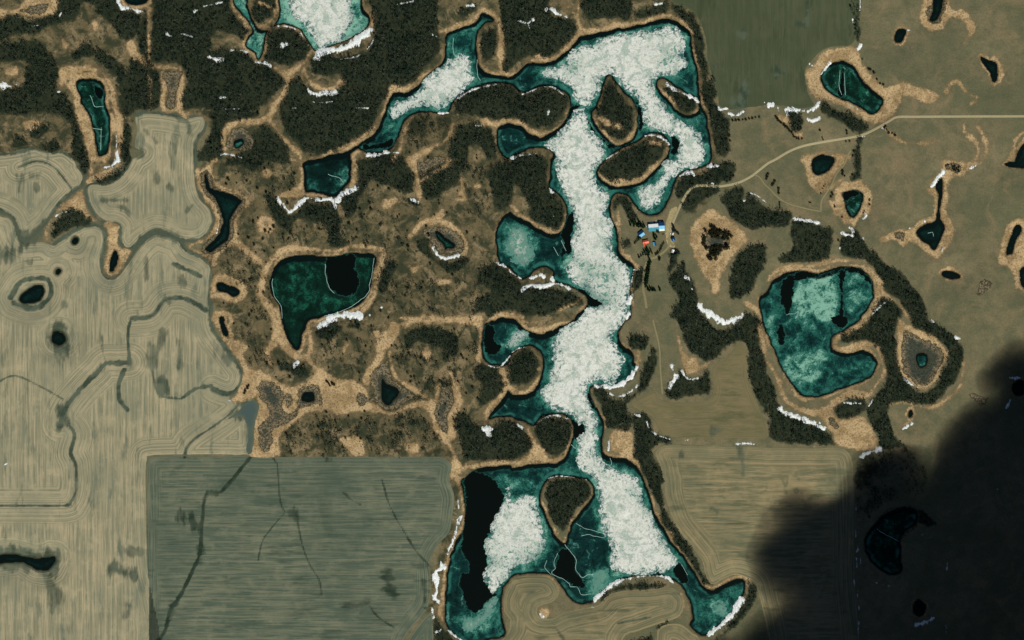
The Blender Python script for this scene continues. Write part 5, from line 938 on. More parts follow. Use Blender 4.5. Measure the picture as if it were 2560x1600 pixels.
# ------------------------------------------------------------------ snowbanks
SNOW = np.full_like(W, -20)
_D = []
for lb, hw, pieces in DRIFTS:
    if len(pieces) > 1 and hw >= 3.5 :
        for q, pc in enumerate(pieces):
            _D.append((lb if q == 0 else 'patch by the '+lb if q == 1 else 'far patch by the '+lb, hw, [pc]))
    else:
        _D.append((lb, hw, pieces))
for k, (lb, hw, pieces) in enumerate(_D):
    pl = [smooth(P(s), False, 5) for s in pieces]
    allp = np.concatenate(pl)
    g = window_grid(allp, hw+8, 1.3 if hw < 5 else 1.6)
    s = np.full((g.ny, g.nx), -30, np.float32)
    for p in pl:
        L = np.concatenate([[0], np.cumsum(np.hypot(*np.diff(p, axis=0).T))])
        tt = 1.0
        s = np.maximum(s, (hw*.5 if hw < 5.2 else hw*.6 if hw < 7 else hw*.8)-line_dist(g, p, False, hw+12))
        gg = hw*0.9-line_dist(G, p, False, hw+10)
        SNOW = np.maximum(SNOW, gg)
    s = s+hw*1.25*fnoise(g.XX, g.YY, max(10, hw*3.2), 200+k % 40, 5, .75)
    s = s+min(6, hw*.65)*fnoise(g.XX, g.YY*0.3, 5.5, 111, 2)
    z = np.maximum(gz(g.XX, g.YY), WZ)+.15+1.1*sstep(0, max(3, hw), s)-.12
    r = clip(g, s, {'Z_': z})
    if r is None:
        print('empty drift', lb); continue
    oo, FF = r
    V = np.stack([oo['X'], oo['Y'], oo['Z_']], 1)
    lab = np.arange(len(V))
    while True:
        old = lab.copy()
        for f in FF:
            mn = lab[f].min(1)
            for q in range(f.shape[1]): np.minimum.at(lab, f[:, q], mn)
        lab = lab[lab]
        if (old == lab).all(): break
    u, cnt_ = np.unique(lab, return_counts=True)
    big = u[cnt_.argmax()]
    def sub(sel):
        m = np.full(len(V), -1); ix = np.nonzero(sel)[0]; m[ix] = np.arange(len(ix))
        return V[ix], [m[f[sel[f[:, 0]]]] for f in FF], {'edge': oo['F'][ix]}
    jobs = [('snowbank', np.ones(len(V), bool))] if len(pieces) > 1 else [('snowbank', lab == big)]
    if len(pieces) == 1 and len(u) > 1: jobs.append(('snow_crumbs', lab != big))
    for nm, sel in jobs:
        v_, f_, a_ = sub(sel)
        c0 = (v_.min(0)+v_.max(0))/2; c0[2] = v_[:, 2].min()
        ob = mesh_from(nm, v_, f_, M_SNOW, a_, True, tuple(float(q) for q in c0))
        if nm == 'snow_crumbs' or len(pieces) > 1: tag(ob, None if nm == 'snow_crumbs' else lb, kind='stuff')
        else: tag(ob, lb, 'snowbank', 'snowbanks left on the shaded banks and wood edges')

# ------------------------------------------------------------------ woods: every wood one mass of small leafless trees
def crowns(x, y, z0, h, r, K, rs, conic=False):
    """K small twig-clump triangles per tree, spread through the crown's volume"""
    n = len(x)
    a = rs.rand(n, K)*2*np.pi; q = np.sqrt(rs.rand(n, K)); v = rs.rand(n, K)
    prof = (1-v)*0.95+.05 if conic else np.sqrt(np.clip(1-(2*v-0.85)**2/1.35, 0.05, 1))
    cx = x[:, None]+r[:, None]*q*prof*np.cos(a)
    cy = y[:, None]+r[:, None]*q*prof*np.sin(a)
    lo = .12 if conic else .3
    cz = z0[:, None]+h[:, None]*(lo+(1-lo)*v)
    size = (r[:, None]*(.34 if conic else .36))*(0.6+.8*rs.rand(n, K))
    cen = np.stack([cx, cy, cz], -1)
    T = rs.normal(size=(n, K, 3, 3)); T[..., 2] *= .75
    T /= np.linalg.norm(T, axis=-1, keepdims=True)
    P3 = cen[:, :, None, :]+T*size[:, :, None, None]*1.25
    return P3.reshape(-1, 3), np.repeat(rs.rand(n, K).ravel(), 3)

def trunks(x, y, z0, h, r0):
    n = len(x)
    ang = np.array([0, 2.094, 4.189])
    b = np.stack([x[:, None]+r0[:, None]*np.cos(ang), y[:, None]+r0[:, None]*np.sin(ang), np.repeat(z0[:, None]-.3, 3, 1)], -1)
    tp = np.stack([x, y, z0+h], -1)[:, None, :]
    V = np.concatenate([b, tp], 1).reshape(-1, 3)
    i = np.arange(n)[:, None]*4
    F = np.concatenate([i+[0, 1, 3], i+[1, 2, 3], i+[2, 0, 3]])
    return V, F

ntree = 0
DENS = fnoise(G.XX, G.YY, 34, 131, 3, .8)
for k, (lb, den, s) in enumerate(wood_s):
    js, is_ = np.nonzero(s > 0)
    if len(js) == 0:
        print('empty wood', lb); continue
    rs = np.random.RandomState(500+k)
    sp = 5.6
    x0, x1 = G.X[is_.min()], G.X[is_.max()]; y0, y1 = G.Y[js.min()], G.Y[js.max()]
    x0 = max(x0, -1345); x1 = min(x1, 1345); y0 = max(y0, -860); y1 = min(y1, 860)
    gx_, gy_ = np.meshgrid(np.arange(x0, x1+sp, sp), np.arange(y0, y1+sp, sp))
    x = (gx_+rs.uniform(-.48, .48, gx_.shape)*sp).ravel(); y = (gy_+rs.uniform(-.48, .48, gx_.shape)*sp).ravel()
    f = G.sample(s, x, y)
    keep = (f > 0) & (G.sample(SNOW, x, y) < rs.uniform(-2, 5, len(x)))
    dn = G.sample(DENS, x, y)
    if den < .5:
        keep &= (rs.rand(len(x)) < den*1.5*(.25+3.2*np.clip(dn+.1, 0, 1)))
    else:
        keep &= (rs.rand(len(x)) < den*np.clip(.92+2.2*dn, .28, 1))
    keep &= (G.sample(SED, x, y) < rs.uniform(-1, 9, len(x)))
    if not keep.any(): continue
    x, y = x[keep], y[keep]
    n = len(x); ntree += n
    z = gz(x, y)
    h = rs.uniform(5.5, 13, n)*(1+.5*G.sample(DENS, x, y)); r = 2.1+3.0*rs.rand(n)**2
    Vc, tint = crowns(x, y, z, h, r, 18, rs)
    Vt, Ft = trunks(x, y, z, h*.8, np.full(n, .22))
    Vall = np.concatenate([Vc, Vt])
    Fall = np.concatenate([np.arange(len(Vc)).reshape(-1, 3), Ft+len(Vc)])
    cx, cy = float(x.mean()), float(y.mean())
    ob = mesh_from('wood', Vall, [Fall], M_TWIG, {'tint': np.concatenate([tint, np.full(len(Vt), .9)])}, False, (cx, cy, float(gz(cx, cy))))
    tag(ob, lb, kind='stuff')
print('TREES', ntree)
# ================================================================== SINGLE TREES AND BUSHES
def lone_meshes(kind, seed, h, r, K, mat):
    rs = np.random.RandomState(seed)
    one = np.array([0.0])
    Vc, tint = crowns(one, one, one, np.array([h]), np.array([r]), K, rs, kind == 'conifer')
    me = mesh_from('crown', Vc, [np.arange(len(Vc)).reshape(-1, 3)], mat, {'tint': tint}, False)
    # trunk: tapered, six-sided, with a few limbs
    Vs, Fs = [], []
    def limb(a, b, r0, r1, m=6):
        a, b = np.array(a, float), np.array(b, float)
        d = (b-a)/np.linalg.norm(b-a); u = np.cross(d, [.3, .9, .1]); u /= np.linalg.norm(u); w = np.cross(d, u)
        base = sum(len(v) for v in Vs)
        ring = []
        for P0, rr in ((a, r0), (b, r1)):
            ring += [P0+rr*(math.cos(t)*u+math.sin(t)*w) for t in np.arange(m)/m*2*math.pi]
        Vs.append(np.array(ring))
        for q in range(m):
            Fs.append((base+q, base+(q+1) % m, base+m+(q+1) % m, base+m+q))
    limb((0, 0, -.4), (0, 0, h*.9), .035*h, .008*h)
    for q in range(6):
        a = rs.rand()*6.28; z0 = h*rs.uniform(.3, .7)
        limb((0, 0, z0), (math.cos(a)*r*.7, math.sin(a)*r*.7, z0+(0 if kind == 'conifer' else h*.2)), .012*h, .004*h, 4)
    tr = mesh_from('trunk', np.concatenate(Vs), [np.array(Fs)], M_BARK, None, False)
    return me, tr

PROTO = {}
for kind, variants in (('conifer', 3), ('bush', 3), ('leafless', 2)):
    for v in range(variants):
        h, r, K, mt = {'conifer': (9.0+v, 2.9, 150, M_CONI), 'bush': (3.2+.5*v, 2.6+.3*v, 70, M_BUSH), 'leafless': (7.5+v, 3.2, 110, M_TWIG)}[kind]
        cr, tr = lone_meshes(kind, 40+v, h, r, K, mt)
        PROTO[(kind, v)] = (cr.data, tr.data)
        bpy.data.objects.remove(cr); bpy.data.objects.remove(tr)
_rt = random.Random(5)
_used = set()
def plant(kind, x, y, label, group, sc=1.0, name=None):
    v = _rt.randrange(3 if kind != 'leafless' else 2)
    z = float(gz(x, y))
    root = bpy.data.objects.new(name or {'conifer': 'spruce_tree', 'bush': 'bush', 'leafless': 'leafless_tree'}[kind], None)
    root.empty_display_size = 1
    root.location = (x, y, z); root.rotation_euler = (0, 0, _rt.uniform(0, 6.28)); root.scale = (sc, sc, sc*_rt.uniform(.85, 1.15))
    tag(root, label, {'conifer': 'spruce', 'bush': 'bush', 'leafless': 'tree'}[kind], group)
    C.objects.link(root)
    for nm, me in zip(('crown', 'trunk'), PROTO[(kind, v)]):
        c_ = bpy.data.objects.new(nm, me); c_.parent = root
        C.objects.link(c_)
    return root

ROWS = [
 ('conifer', 1.0, 'dark spruce in the clump between barn and lake bank', 'spruces northwest of the barn', "z: 440,520 470,430 530,450 560,500 620,490 640,550 700,500 700,430 760,560 820,590 860,560 690,570 590,430 540,550 760,500"),
 ('conifer', .9, 'spruce in the dark thicket between the red roof and the drive', 'spruces south of the red-roofed house', "z: 910,1170 930,1230 970,1290 900,1290 860,1340 940,1350 1010,1340 1060,1310 1090,1370 1000,1410 820,1410 900,1410 760,1450 700,1490 970,1450"),
 ('conifer', 1.0, 'spruce in the long north-south shelter row beside the south paddock', 'spruces in the long shelter row', "y: 1020,250 1045,300 1000,330 1030,370 990,400 1010,450 970,470 1005,520 955,540 995,590 950,610 985,660 940,680 975,730 930,750 965,800 925,820 955,870 910,890 945,940 900,960 920,1010 890,1050"),
 ('conifer', 1.0, 'spruce in the short east-west row closing the south paddock', 'spruces in the short paddock row', "y: 970,1140 1010,1170 1050,1130 1090,1170 1130,1160 1180,1170"), ('conifer', 1.1, 'thick spruce with snow beside it at the east end of the short paddock row', None, "y: 1330,1150"),
 ('conifer', 1.1, 'dark lone spruce in the inner bend of the farm drive', None, "y: 1310,240"), ('conifer', .9, 'smaller spruce touching the lone one in the drive bend', None, "y: 1330,185"),
 ('conifer', .9, 'tall dark tree between barn and small blue shed', 'trees in the middle of the farmstead', "z: 1150,860 1160,930 1230,880 1200,950 1150,800"), ('conifer', 1.0, 'green tree against the south wall of the barn', 'green trees by the barn wall', "z: 1240,715 1290,730"), ('conifer', .9, 'dark tree between the blue-roofed and red-roofed houses', 'trees between the two houses', "z: 700,900 740,920 680,960"), ('conifer', .7, 'low tree in the slanting hedge southwest of the blue-roofed house', 'hedge southwest of the blue-roofed house', "z: 640,990 605,1030 570,1070"),
 ('conifer', .75, 'tree in the slanting row along the inner side of the yard', 'slanting row west of the farmyard', "z: 1450,1060 1420,1100 1395,1150 1370,1200 1350,1250 1325,1300"), ('leafless', .7, 'low shrub tree in the row just above the drive', 'low row above the drive', "z: 1280,1350 1240,1380 1200,1410"),
 ('leafless', .9, 'leafless tree in the thicket across the yard from the barn', 'thicket east of the yard', "z: 1720,540 1740,600 1720,680 1780,700 1830,740 1880,780 1760,640"), ('leafless', .9, 'leafless tree just right of the small white shed', 'trees behind the white shed', "z: 1810,1290 1850,1330 1900,1370 1830,1390 1780,1420 1700,1440"),
 ('bush', 1.0, 'round shrub in the straight row below the olive field corner', 'straight row of round shrubs', "20: 2085,1140 2115,1140 2145,1135 2180,1133 2210,1130 2240,1122 2270,1118 2300,1112 2335,1108"), ('bush', 1.1, 'shrub at the lower edge of the east tree belt', 'shrubs at the tree belt foot', "20: 2025,1320 2060,1330 2050,1280"),
 ('bush', 1.1, 'dark tree in the bent row by the leaf-shaped snow', 'bent row by the leaf-shaped snow', "30: 75,1110 90,1130 105,1148 125,1160 150,1180 160,1195 180,1210 200,1235 222,1252 235,1275 245,1295 268,1310 290,1310 320,1310"), ('bush', 1.0, 'shrub beside the small dark grove by the fence line', 'shrubs by the small grove', "30: 285,1190 250,1170 310,1215 290,1230 240,1200"), ('bush', .9, 'shrub in the little line just above the road', 'shrubs above the road', "30: 742,1240 745,1265"), ('bush', .9, 'shrub in the little line just below the road', 'shrubs below the road', "30: 735,1340 770,1335"), ('bush', .8, 'dim shrub in the grass above the road bend', 'dim shrubs above the road', "30: 490,1232 510,1300 520,1320"),
 ('bush', 1.0, 'dark shrub in the first short row below the road', 'first short shrub row', "w: 375,605 350,665 330,720"), ('bush', 1.1, 'dark shrub in the second short slanting row below the road', 'second short shrub row', "w: 525,770 500,820 470,865"), ('bush', 1.1, 'dark shrub in the upright short row right of the slanting one', 'third short shrub row', "w: 615,945 612,990 618,1055"), ('bush', .8, 'thin shrub in the line beside the white dot', 'thin shrub line', "w: 640,1270 640,1330 645,1390"), ('bush', .7, 'low dark shrub alone in the middle of the lower pasture', 'low pair in the lower pasture', "w: 1330,1275 1365,1272"),
 ('bush', 1.0, 'shrub in the grey hollow between two pasture tracks', 'shrubs in the grey hollow', "w: 2105,610 2150,650 2110,545"), ('bush', 1.0, 'shrub left of the almond pond ring', 'shrubs left of the almond pond', "w: 1855,1045 1875,1090 1835,1140"), ('bush', .9, 'shrub along the west side of the southern shelterbelt', 'shrubs west of the shelterbelt', "w: 2335,625 2365,80 2345,180 2375,715"), ('bush', .6, 'tiny shrub on the tan flat by the pasture track', 'tiny shrubs on the tan flat', "w: 1645,950 1670,890 1700,850 1600,1060"),
 ('bush', 1.0, 'shrub above the gravel road in the small wood clearing', 'shrubs above the last road bend', "21: 2010,190 2030,200 2060,190 2090,150"), ('bush', .9, 'shrub on the tan collar right of the clear teal pond', 'shrubs right of the clear teal pond', "30: 890,560 950,655 965,660 1000,690 1030,750 1060,790 1090,800"), ('bush', .9, 'shrub on the tan ring of the almond pond', 'shrubs on the almond pond ring', "31: 960,380 960,420 910,480 900,500 630,440 700,540"), ('bush', .9, 'bush in the black knot on the tan neck above the arrowhead pond', 'black bushes above the arrowhead pond', "31: 1680,55 1700,50 1740,60 1750,90 1770,95 1800,70 1800,105 1780,80 1760,65"), ('bush', .9, 'bush along the winding dip right of the road bend', 'bushes in the winding dip', "30: 1100,1210 1120,1230 1140,1255 1170,1260 1200,1280 1110,1195"), ('bush', 1.1, 'black bush in the clump by the ditch crossing, left', 'bushes by the ditch crossing', "02: 2340,640 2320,670 2310,690 2350,620"), ('bush', 1.1, 'black bush in the clump between two small marshes', 'bushes between two small marshes', "12: 670,580 690,600 720,600 740,610 700,620 680,590"), ('bush', 1.2, 'dark bush in the pit beside the tan ring, far left of the scrub', 'bushes in the small pit', "11: 90,670 165,630 140,660 120,685 65,745"), ('bush', .9, 'single dark bush in the gap beside the curving tree belt', None, "31: 662,760"),
]
ORD = 'first second third fourth fifth sixth seventh eighth ninth tenth eleventh twelfth thirteenth fourteenth fifteenth sixteenth'.split()
for kind, sc, lb, grp, pts in ROWS:
    pp = P(pts)
    ordered = any(k in lb for k in (' row ', 'hedge', ' line')) and 'long north-south' not in lb and len(pp) < 16
    hor = np.ptp(pp[:, 0]) > np.ptp(pp[:, 1])
    rank = np.argsort(np.argsort(pp[:, 0] if hor else -pp[:, 1]))
    for k, (x, y) in enumerate(pp):
        l2 = lb
        if ordered and len(pp) > 1:
            l2 = lb+', %s from the %s' % (ORD[rank[k]], 'left' if hor else 'top')
        plant(kind, float(x), float(y), l2, grp, sc*_rt.uniform(.85, 1.15))

# bushes clumped in the diamond marsh
rs = random.Random(11)
mb = smooth(P("21: 1880,600 1960,640 2080,710 2070,780 1980,900 1900,960 1820,870 1790,750 1820,660"))
gm = window_grid(mb, 4, 2.0); sm_ = sdf(gm, mb, 30); nm_ = fnoise(gm.XX, gm.YY, 16, 141, 2)
cnt = 0
while cnt < 95:
    x = rs.uniform(mb[:, 0].min(), mb[:, 0].max()); y = rs.uniform(mb[:, 1].min(), mb[:, 1].max())
    if gm.sample(sm_, x, y) > 1 and gm.sample(nm_, x, y) > rs.uniform(-.2, .1):
        plant('bush', x, y, 'black bush crowded in the heart of the diamond-shaped marsh', 'bushes in the diamond-shaped marsh', rs.uniform(.8, 2.0)); cnt += 1
# scattered bushes on the brown scrub
cnt = 0
while cnt < 150:
    x = rs.uniform(-760, -40); y = rs.uniform(-330, 420)
    if G.sample(WIL, x, y) > 5 and G.sample(WOO, x, y) < -3 and G.sample(W, x, y) < -12 and G.sample(SED, x, y) < 0 and G.sample(FM, x, y) < -5:
        plant('bush', x, y, 'small dark leafless bush dotting the brown scrubland between the ponds', 'bushes scattered over the scrubland', rs.uniform(.55, 1.25)); cnt += 1

# ================================================================== FARM BUILDINGS
def mat_metal(name, a, b):
    t = NT(name)
    n = t.noise(.35, 5, .65)
    col = t.mix(t.ss(n, .35, .65), a, b)
    return t.out(col, .45, None, spec=.35)
M_BLUE = mat_metal('blue_roof_metal', c(40, 128, 168), c(64, 156, 190))
M_LBLUE = mat_metal('light_blue_roof_metal', c(66, 152, 196), c(96, 180, 214))
M_TEAL = mat_metal('teal_roof_metal', c(24, 120, 140), c(44, 146, 160))
M_RED = mat_metal('coral_roof_metal', c(214, 92, 62), c(232, 116, 84))
M_TIN = mat_metal('pale_tin', c(206, 204, 190), c(228, 226, 214))
M_BIN_SHADE = mat_metal('dark_blue_bin_shade_metal', c(20, 62, 104), c(34, 84, 128))  # the bin's own blue, also the painted shade of north roof slopes
M_WALL = mat_plain('wall_boards', c(176, 170, 154), c(196, 190, 176), 1.2)
M_DOOR = mat_plain('door_paint', c(70, 66, 58), c(92, 88, 78), 2.0)
M_GLASS = mat_plain('window_glass', c(20, 28, 34), c(34, 44, 52), 2.0, .1, .5, .0)
M_TYRE = mat_plain('tyre_rubber', c(18, 18, 18), c(30, 30, 30), 3.0)
M_BROWN = mat_metal('brown_paint', c(92, 62, 28), c(112, 76, 36))
M_WPAINT = mat_metal('white_paint', c(222, 226, 222), c(236, 238, 234))

def boxm(boxes):
    Vs, Fs = [], []
    for (x0, y0, z0, x1, y1, z1) in boxes:
        b = len(Vs)
        Vs += [(x0, y0, z0), (x1, y0, z0), (x1, y1, z0), (x0, y1, z0), (x0, y0, z1), (x1, y0, z1), (x1, y1, z1), (x0, y1, z1)]
        Fs += [(b, b+3, b+2, b+1), (b+4, b+5, b+6, b+7), (b, b+1, b+5, b+4), (b+1, b+2, b+6, b+5), (b+2, b+3, b+7, b+6), (b+3, b, b+4, b+7)]
    return np.array(Vs, float), [np.array(Fs)]
def part(name, VF, mat, parent, label=None):
    o = mesh_from(name, VF[0], VF[1], mat, None, False, (0, 0, 0), parent)
    if label: o['label'] = label
    return o
def empty(name, x, y, rz, label, cat, group=None):
    o = bpy.data.objects.new(name, None); o.location = (x, y, float(gz(x, y))+.1); o.rotation_euler = (0, 0, rz)
    C.objects.link(o)
    return tag(o, label, cat, group)

def gable_walls(L, Wd, h, rise):
    a, b = L/2, Wd/2
    V = np.array([(-a, -b, -1), (a, -b, -1), (a, b, -1), (-a, b, -1), (-a, -b, h), (a, -b, h), (a, b, h), (-a, b, h), (-a, 0, h+rise), (a, 0, h+rise)], float)
    F4 = np.array([(0, 1, 5, 4), (2, 3, 7, 6), (0, 4, 7, 3), (1, 2, 6, 5), (4, 5, 9, 8), (6, 7, 8, 9)])
    F3 = np.array([(4, 8, 7), (5, 6, 9)])
    return V, [F3, F4]
def slope(L, Wd, h, rise, side, over=.5, th=.12, ribs=True):
    """one roof slope, a slab with standing ribs"""
    a = L/2+over; b = Wd/2+over
    k = rise/(Wd/2)
    y0, z0, y1, z1 = 0.0, h+rise+.02, side*b, h+rise-k*b+.02
    q = [(-a, y0, z0), (a, y0, z0), (a, y1, z1), (-a, y1, z1)]
    if side < 0: q = q[::-1]
    V = [(*p[:2], p[2]+th) for p in q]+[p for p in q]
    F = [(3, 2, 1, 0), (4, 5, 6, 7), (0, 1, 5, 4), (1, 2, 6, 5), (2, 3, 7, 6), (3, 0, 4, 7)]
    if ribs:
        n = int(L/1.2)
        for i in range(n+1):
            x = -a+.3+i*(2*a-.6)/n
            b0 = len(V)
            V += [(x-.05, y0, z0+th), (x+.05, y0, z0+th), (x+.05, y1, z1+th), (x-.05, y1, z1+th), (x-.05, y0, z0+th+.08), (x+.05, y0, z0+th+.08), (x+.05, y1, z1+th+.08), (x-.05, y1, z1+th+.08)]
            F += [(b0+4, b0+5, b0+6, b0+7), (b0, b0+4, b0+7, b0+3), (b0+1, b0+2, b0+6, b0+5)]
    return np.array(V, float), [np.array(F)]
def gable_house(name, label, x, y, rz, L, Wd, h, rise, mn, ms, wmat=M_WALL, doors=((0, 3.2),), wins=(), cat='house'):
    r = empty(name, x, y, rz, label, cat)
    part('wall', gable_walls(L, Wd, h, rise), wmat, r)
    part('roof_slope', slope(L, Wd, h, rise, 1), mn, r); part('roof_slope', slope(L, Wd, h, rise, -1), ms, r)
    part('ridge_cap', boxm([(-L/2-.5, -.18, h+rise+.1, L/2+.5, .18, h+rise+.26)]), ms, r)
    for (dx, w) in doors:
        d = part('door', boxm([(dx-w/2, -Wd/2-.12, -.5, dx+w/2, -Wd/2-.01, min(h-.3, 2.2+w*.3))]), M_DOOR, r)
    for (dx, side) in wins:
        y0 = side*Wd/2
        f = part('window', boxm([(dx-.7, min(y0, y0+side*.1), 1.1, dx+.7, max(y0, y0+side*.1), 2.3)]), M_WPAINT, r)
        part('pane', boxm([(dx-.55, min(y0, y0+side*.14), 1.22, dx+.55, max(y0, y0+side*.14), 2.18)]), M_GLASS, f)
    return r
def at(s): return tuple(float(v) for v in P(s)[0])

# long barn with its snow-covered north slope, and the taller blue east barn joined to it
bx_, by_ = at("z: 1140,590")
barn = gable_house('long_barn', 'long low barn with teal metal roof and snow-covered far slope, west half of the pair', bx_, by_, math.radians(5), 26, 17.5, 4.2, 2.0, M_BLUE, M_TEAL, doors=((-8, 4), (4, 4)), wins=((-3, -1), (9, -1)), cat='barn')
r_ = slope(25.4, 16.6, 4.2, 2.0, 1, .4, .25, False)
r_[0][:, 2] += .22
part('roof_snow', r_, mat_plain('roof_snow', c(232, 236, 236), c(252, 252, 250), .4), barn)
ex_, ey_ = at("z: 1378,540")
eb = gable_house('blue_barn', 'taller barn with bright blue metal roof at the east end of the long barn', ex_, ey_, math.radians(3), 14, 15.5, 5.6, 3.2, M_BIN_SHADE, M_LBLUE, doors=((-2, 4.5),), wins=((4, -1),), cat='barn')  # north slope gets the darker blue as painted shade
part('lean_to_roof', (np.array([(-7, -7.9, 4.6), (7, -7.9, 4.6), (7, -13, 3.0), (-7, -13, 3.0), (-7, -7.9, 4.75), (7, -7.9, 4.75), (7, -13, 3.15), (-7, -13, 3.15)], float), [np.array([(0, 1, 2, 3), (7, 6, 5, 4), (4, 5, 1, 0), (5, 6, 2, 1), (6, 7, 3, 2), (7, 4, 0, 3)])]), M_TIN, eb, 'cream lean-to roof')
part('post', boxm([(x-.12, -12.9, -1, x+.12, -12.66, 3.05) for x in (-6.6, -2.2, 2.2, 6.6)]), M_WALL, eb)
hx, hy = at("z: 760,785")
gable_house('blue_roofed_house', 'farmhouse with light blue metal roof, set askew near the lake bank', hx, hy, math.radians(36), 13.5, 12.5, 3.2, 3.0, M_BIN_SHADE, M_LBLUE, doors=((1, 1.1),), wins=((-4, -1), (4.5, -1), (-4, 1), (3, 1)))  # slope turned from the sun is coloured darker, shade in the paint
hx, hy = at("z: 890,1035")
red = gable_house('red_roofed_house', 'house with coral red metal roof in an L shape, below the blue-roofed one', hx+.5, hy+1.0, math.radians(12), 14, 8.5, 3.2, 2.6, M_RED, M_RED, doors=((2, 1.1),), wins=((-2, 1), (4, 1), (5, -1)))
wing_w = gable_walls(8, 7.5, 3.1, 2.2); 
def turn(VF, dx, dy):
    V, F = VF; V = np.array(V); V2 = V.copy(); V2[:, 0] = -V[:, 1]+dx; V2[:, 1] = V[:, 0]+dy
    return V2, F
part('wall', turn(wing_w, -3.9, -6.2), M_WALL, red); part('roof_slope', turn(slope(9.5, 7.5, 3.1, 2.2, 1), -3.9, -5.6), M_RED, red); part('roof_slope', turn(slope(9.5, 7.5, 3.1, 2.2, -1), -3.9, -5.6), M_RED, red)
hx, hy = at("z: 1165,1090")
gable_house('blue_shed', 'small light blue shed alone on the lawn in the farmstead', hx, hy, math.radians(100), 8.5, 6.8, 2.6, 1.5, M_LBLUE, M_BIN_SHADE, doors=((0, 1.2),), wins=((2.5, -1),), cat='shed')
hx, hy = at("z: 1712,1305")
gable_house('white_shed', 'small white-roofed shed at the south end of the yard', hx, hy, math.radians(70), 7.6, 6.0, 2.6, 1.3, M_WPAINT, M_WPAINT, doors=((0, 1.4),), wins=((2.4, -1),), cat='shed')
# round grain bin
hx, hy = at("z: 1730,955")
gb = empty('grain_bin', hx, hy, 0, 'round dark blue grain bin with cone roof on the east side of the yard', 'grain bin')
m = 20; an = np.arange(m)/m*2*math.pi
R0 = 5.0
V = np.array([(R0*math.cos(a), R0*math.sin(a), z) for z in (-1, 5.5) for a in an])
part('wall', (V, [np.array([(i, (i+1) % m, m+(i+1) % m, m+i) for i in range(m)])]), M_BIN_SHADE, gb)
V = np.array([((R0+.3)*math.cos(a), (R0+.3)*math.sin(a), 5.4) for a in an]+[(.5*math.cos(a), .5*math.sin(a), 8.0) for a in an])
part('roof', (V, [np.array([(i, (i+1) % m, m+(i+1) % m, m+i) for i in range(m)])]), M_BIN_SHADE, gb)
V = np.array([(.6*math.cos(a), .6*math.sin(a), z) for z in (7.9, 8.4) for a in an]+[(0, 0, 8.6)])
part('lid', (V, [np.array([(i, (i+1) % m, m+(i+1) % m, m+i) for i in range(m)]), np.array([(m+i, m+(i+1) % m, 2*m) for i in range(m)])]), M_TIN, gb)
part('hoop', boxm([(R0*math.cos(a)-.06, R0*math.sin(a)-.06, -.5, R0*math.cos(a)+.06, R0*math.sin(a)+.06, 5.4) for a in an]), M_BIN_SHADE, gb)

def wheel(x, y, r, w, parent):
    m = 12; an = np.arange(m)/m*2*math.pi
    V = np.array([(x+r*math.cos(a), y+s*w/2, r+r*math.sin(a)) for s in (-1, 1) for a in an]+[(x, y-w/2, r), (x, y+w/2, r)])
    F4 = [(i, (i+1) % m, m+(i+1) % m, m+i) for i in range(m)]
    F3 = [(i, 2*m, (i+1) % m) for i in range(m)]+[(m+i, m+(i+1) % m, 2*m+1) for i in range(m)]
    part('wheel', (V, [np.array(F3), np.array(F4)]), M_TYRE, parent)
def prism(pts, y0, y1):
    n = len(pts)
    V = np.array([(x, y0, z) for x, z in pts]+[(x, y1, z) for x, z in pts], float)
    F4 = np.array([((i+1) % n, i, n+i, n+(i+1) % n) for i in range(n)])
    tri = np.array([(0, i, i+1) for i in range(1, n-1)]+[(n, n+i+1, n+i) for i in range(1, n-1)])
    return V, [tri, F4]
hx, hy = at("z: 1425,800")
car = empty('pickup_truck', hx, hy, math.radians(20), 'small brown pickup parked on the yard near the barn', 'pickup')
part('body', prism([(-2.6, .5), (2.6, .5), (2.65, 1.0), (1.4, 1.15), (-2.6, 1.15)], -.9, .9), M_BROWN, car)
part('cab', prism([(-.5, 1.15), (1.35, 1.15), (.8, 1.8), (-.3, 1.8)], -.82, .82), M_BROWN, car)
part('windscreen', prism([(1.38, 1.2), (1.43, 1.2), (.88, 1.78), (.83, 1.78)], -.7, .7), M_GLASS, car)
for x in (-1.7, 1.7):
    for y in (-.85, .85): wheel(x, y, .38, .25, car)
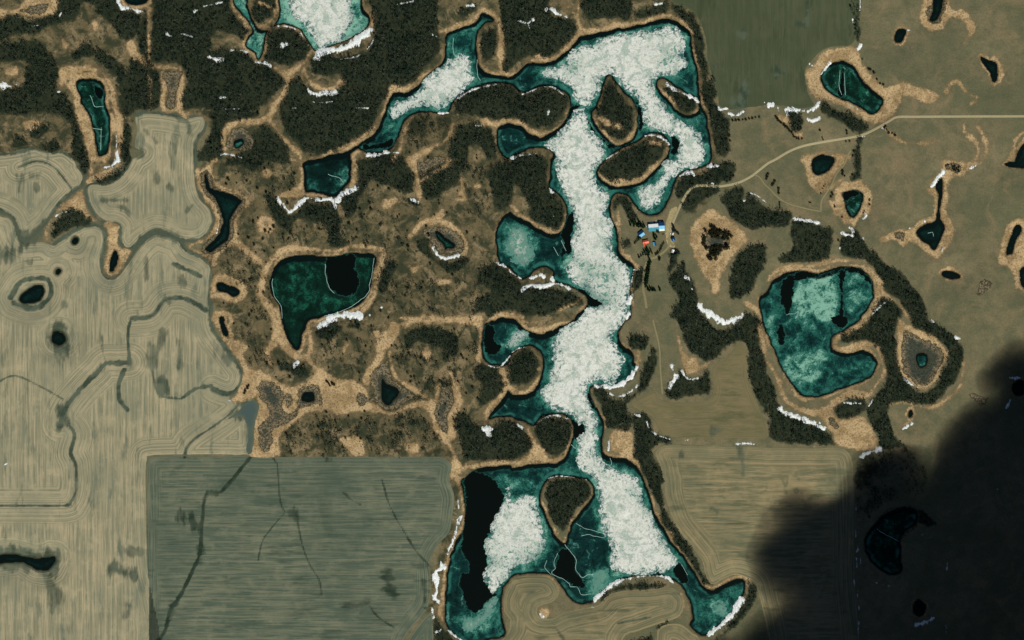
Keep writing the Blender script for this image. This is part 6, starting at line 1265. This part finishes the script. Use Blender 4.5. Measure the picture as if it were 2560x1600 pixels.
for k, (q, rz, lb) in enumerate((("z: 1722,785", 75, 'white box trailer parked at the thicket edge, right of two'), ("z: 1645,778", 60, 'white box trailer parked at the thicket edge, left and smaller of two'))):
    hx, hy = at(q)
    tr = empty('trailer', hx, hy, math.radians(rz), lb, 'trailer')
    sc = 1.0 if k == 0 else .62
    tr.scale = (sc, sc, sc)
    part('body', boxm([(-2.9, -1.6, .6, 2.9, 1.6, 2.9)]), M_WPAINT, tr)
    part('hitch', boxm([(2.9, -.1, .5, 4.2, .1, .65)]), M_DOOR, tr)
    part('door', boxm([(-2.96, -1.1, .8, -2.91, 1.1, 2.7)]), M_TIN, tr)
    for y in (-1.62, 1.62): wheel(-.5, y, .4, .25, tr)

# ================================================================== THE CLOUD, unseen: shades the lower right corner, enlarged to block sky light
CLOUD_Z = 850.0  # set low to block more sky over the shaded ground
sh = P(SHADOW)
off = np.array([SUN_DIR[0], SUN_DIR[1]])/SUN_DIR[2]*CLOUD_Z
cp = smooth(sh, True, 60)+off
gc = window_grid(cp[(np.abs(cp[:, 0]) < 2e4)], 60, 24.0)
s = sdf(gc, cp, 500)
s = np.minimum(s, -sdf(gc, smooth(P(NOTCH), True, 40)+off, 500))
s = s+70*fnoise(gc.XX, gc.YY, 190, 151, 4, .62)+34
th = np.minimum(np.clip(s, 0, 320)**1.3*.06, 75)
puff = 1+.5*fnoise(gc.XX, gc.YY, 260, 157, 4)
top = CLOUD_Z+th*1.15*puff
bot = CLOUD_Z-th*.25
r = clip(gc, s, {'T': top, 'B': bot})
oo, F = r
n = len(oo['X'])
Vt = np.stack([oo['X'], oo['Y'], oo['T']+1], 1); Vb = np.stack([oo['X'], oo['Y'], oo['B']-1], 1)
# boundary edges -> rim
E = {}
for f in F:
    k = f.shape[1]
    for a in range(k):
        for p0, p1 in zip(f[:, a], f[:, (a+1) % k]):
            if (p1, p0) in E: del E[(p1, p0)]
            else: E[(p0, p1)] = 1
rim = np.array([(a, a+n, b+n, b) for (a, b) in E.keys()])
FF = [f for f in F]+[f[:, ::-1]+n for f in F]+[rim[:, ::1]]
mc = bpy.data.materials.new('cloud_vapour'); mc.use_nodes = True
nt = mc.node_tree; nt.nodes.remove(nt.nodes['Principled BSDF'])
pv = nt.nodes.new('ShaderNodeVolumePrincipled'); pv.inputs['Density'].default_value = .11; pv.inputs['Color'].default_value = (1, 1, 1, 1); pv.inputs['Anisotropy'].default_value = .3
nt.links.new(pv.outputs[0], nt.nodes['Material Output'].inputs['Volume'])
cl = mesh_from('cloud', np.concatenate([Vt, Vb]), FF, mc, None, True)
tag(cl, 'low grey-white cloud out of view, enlarged east and south to block sky light', kind='stuff')
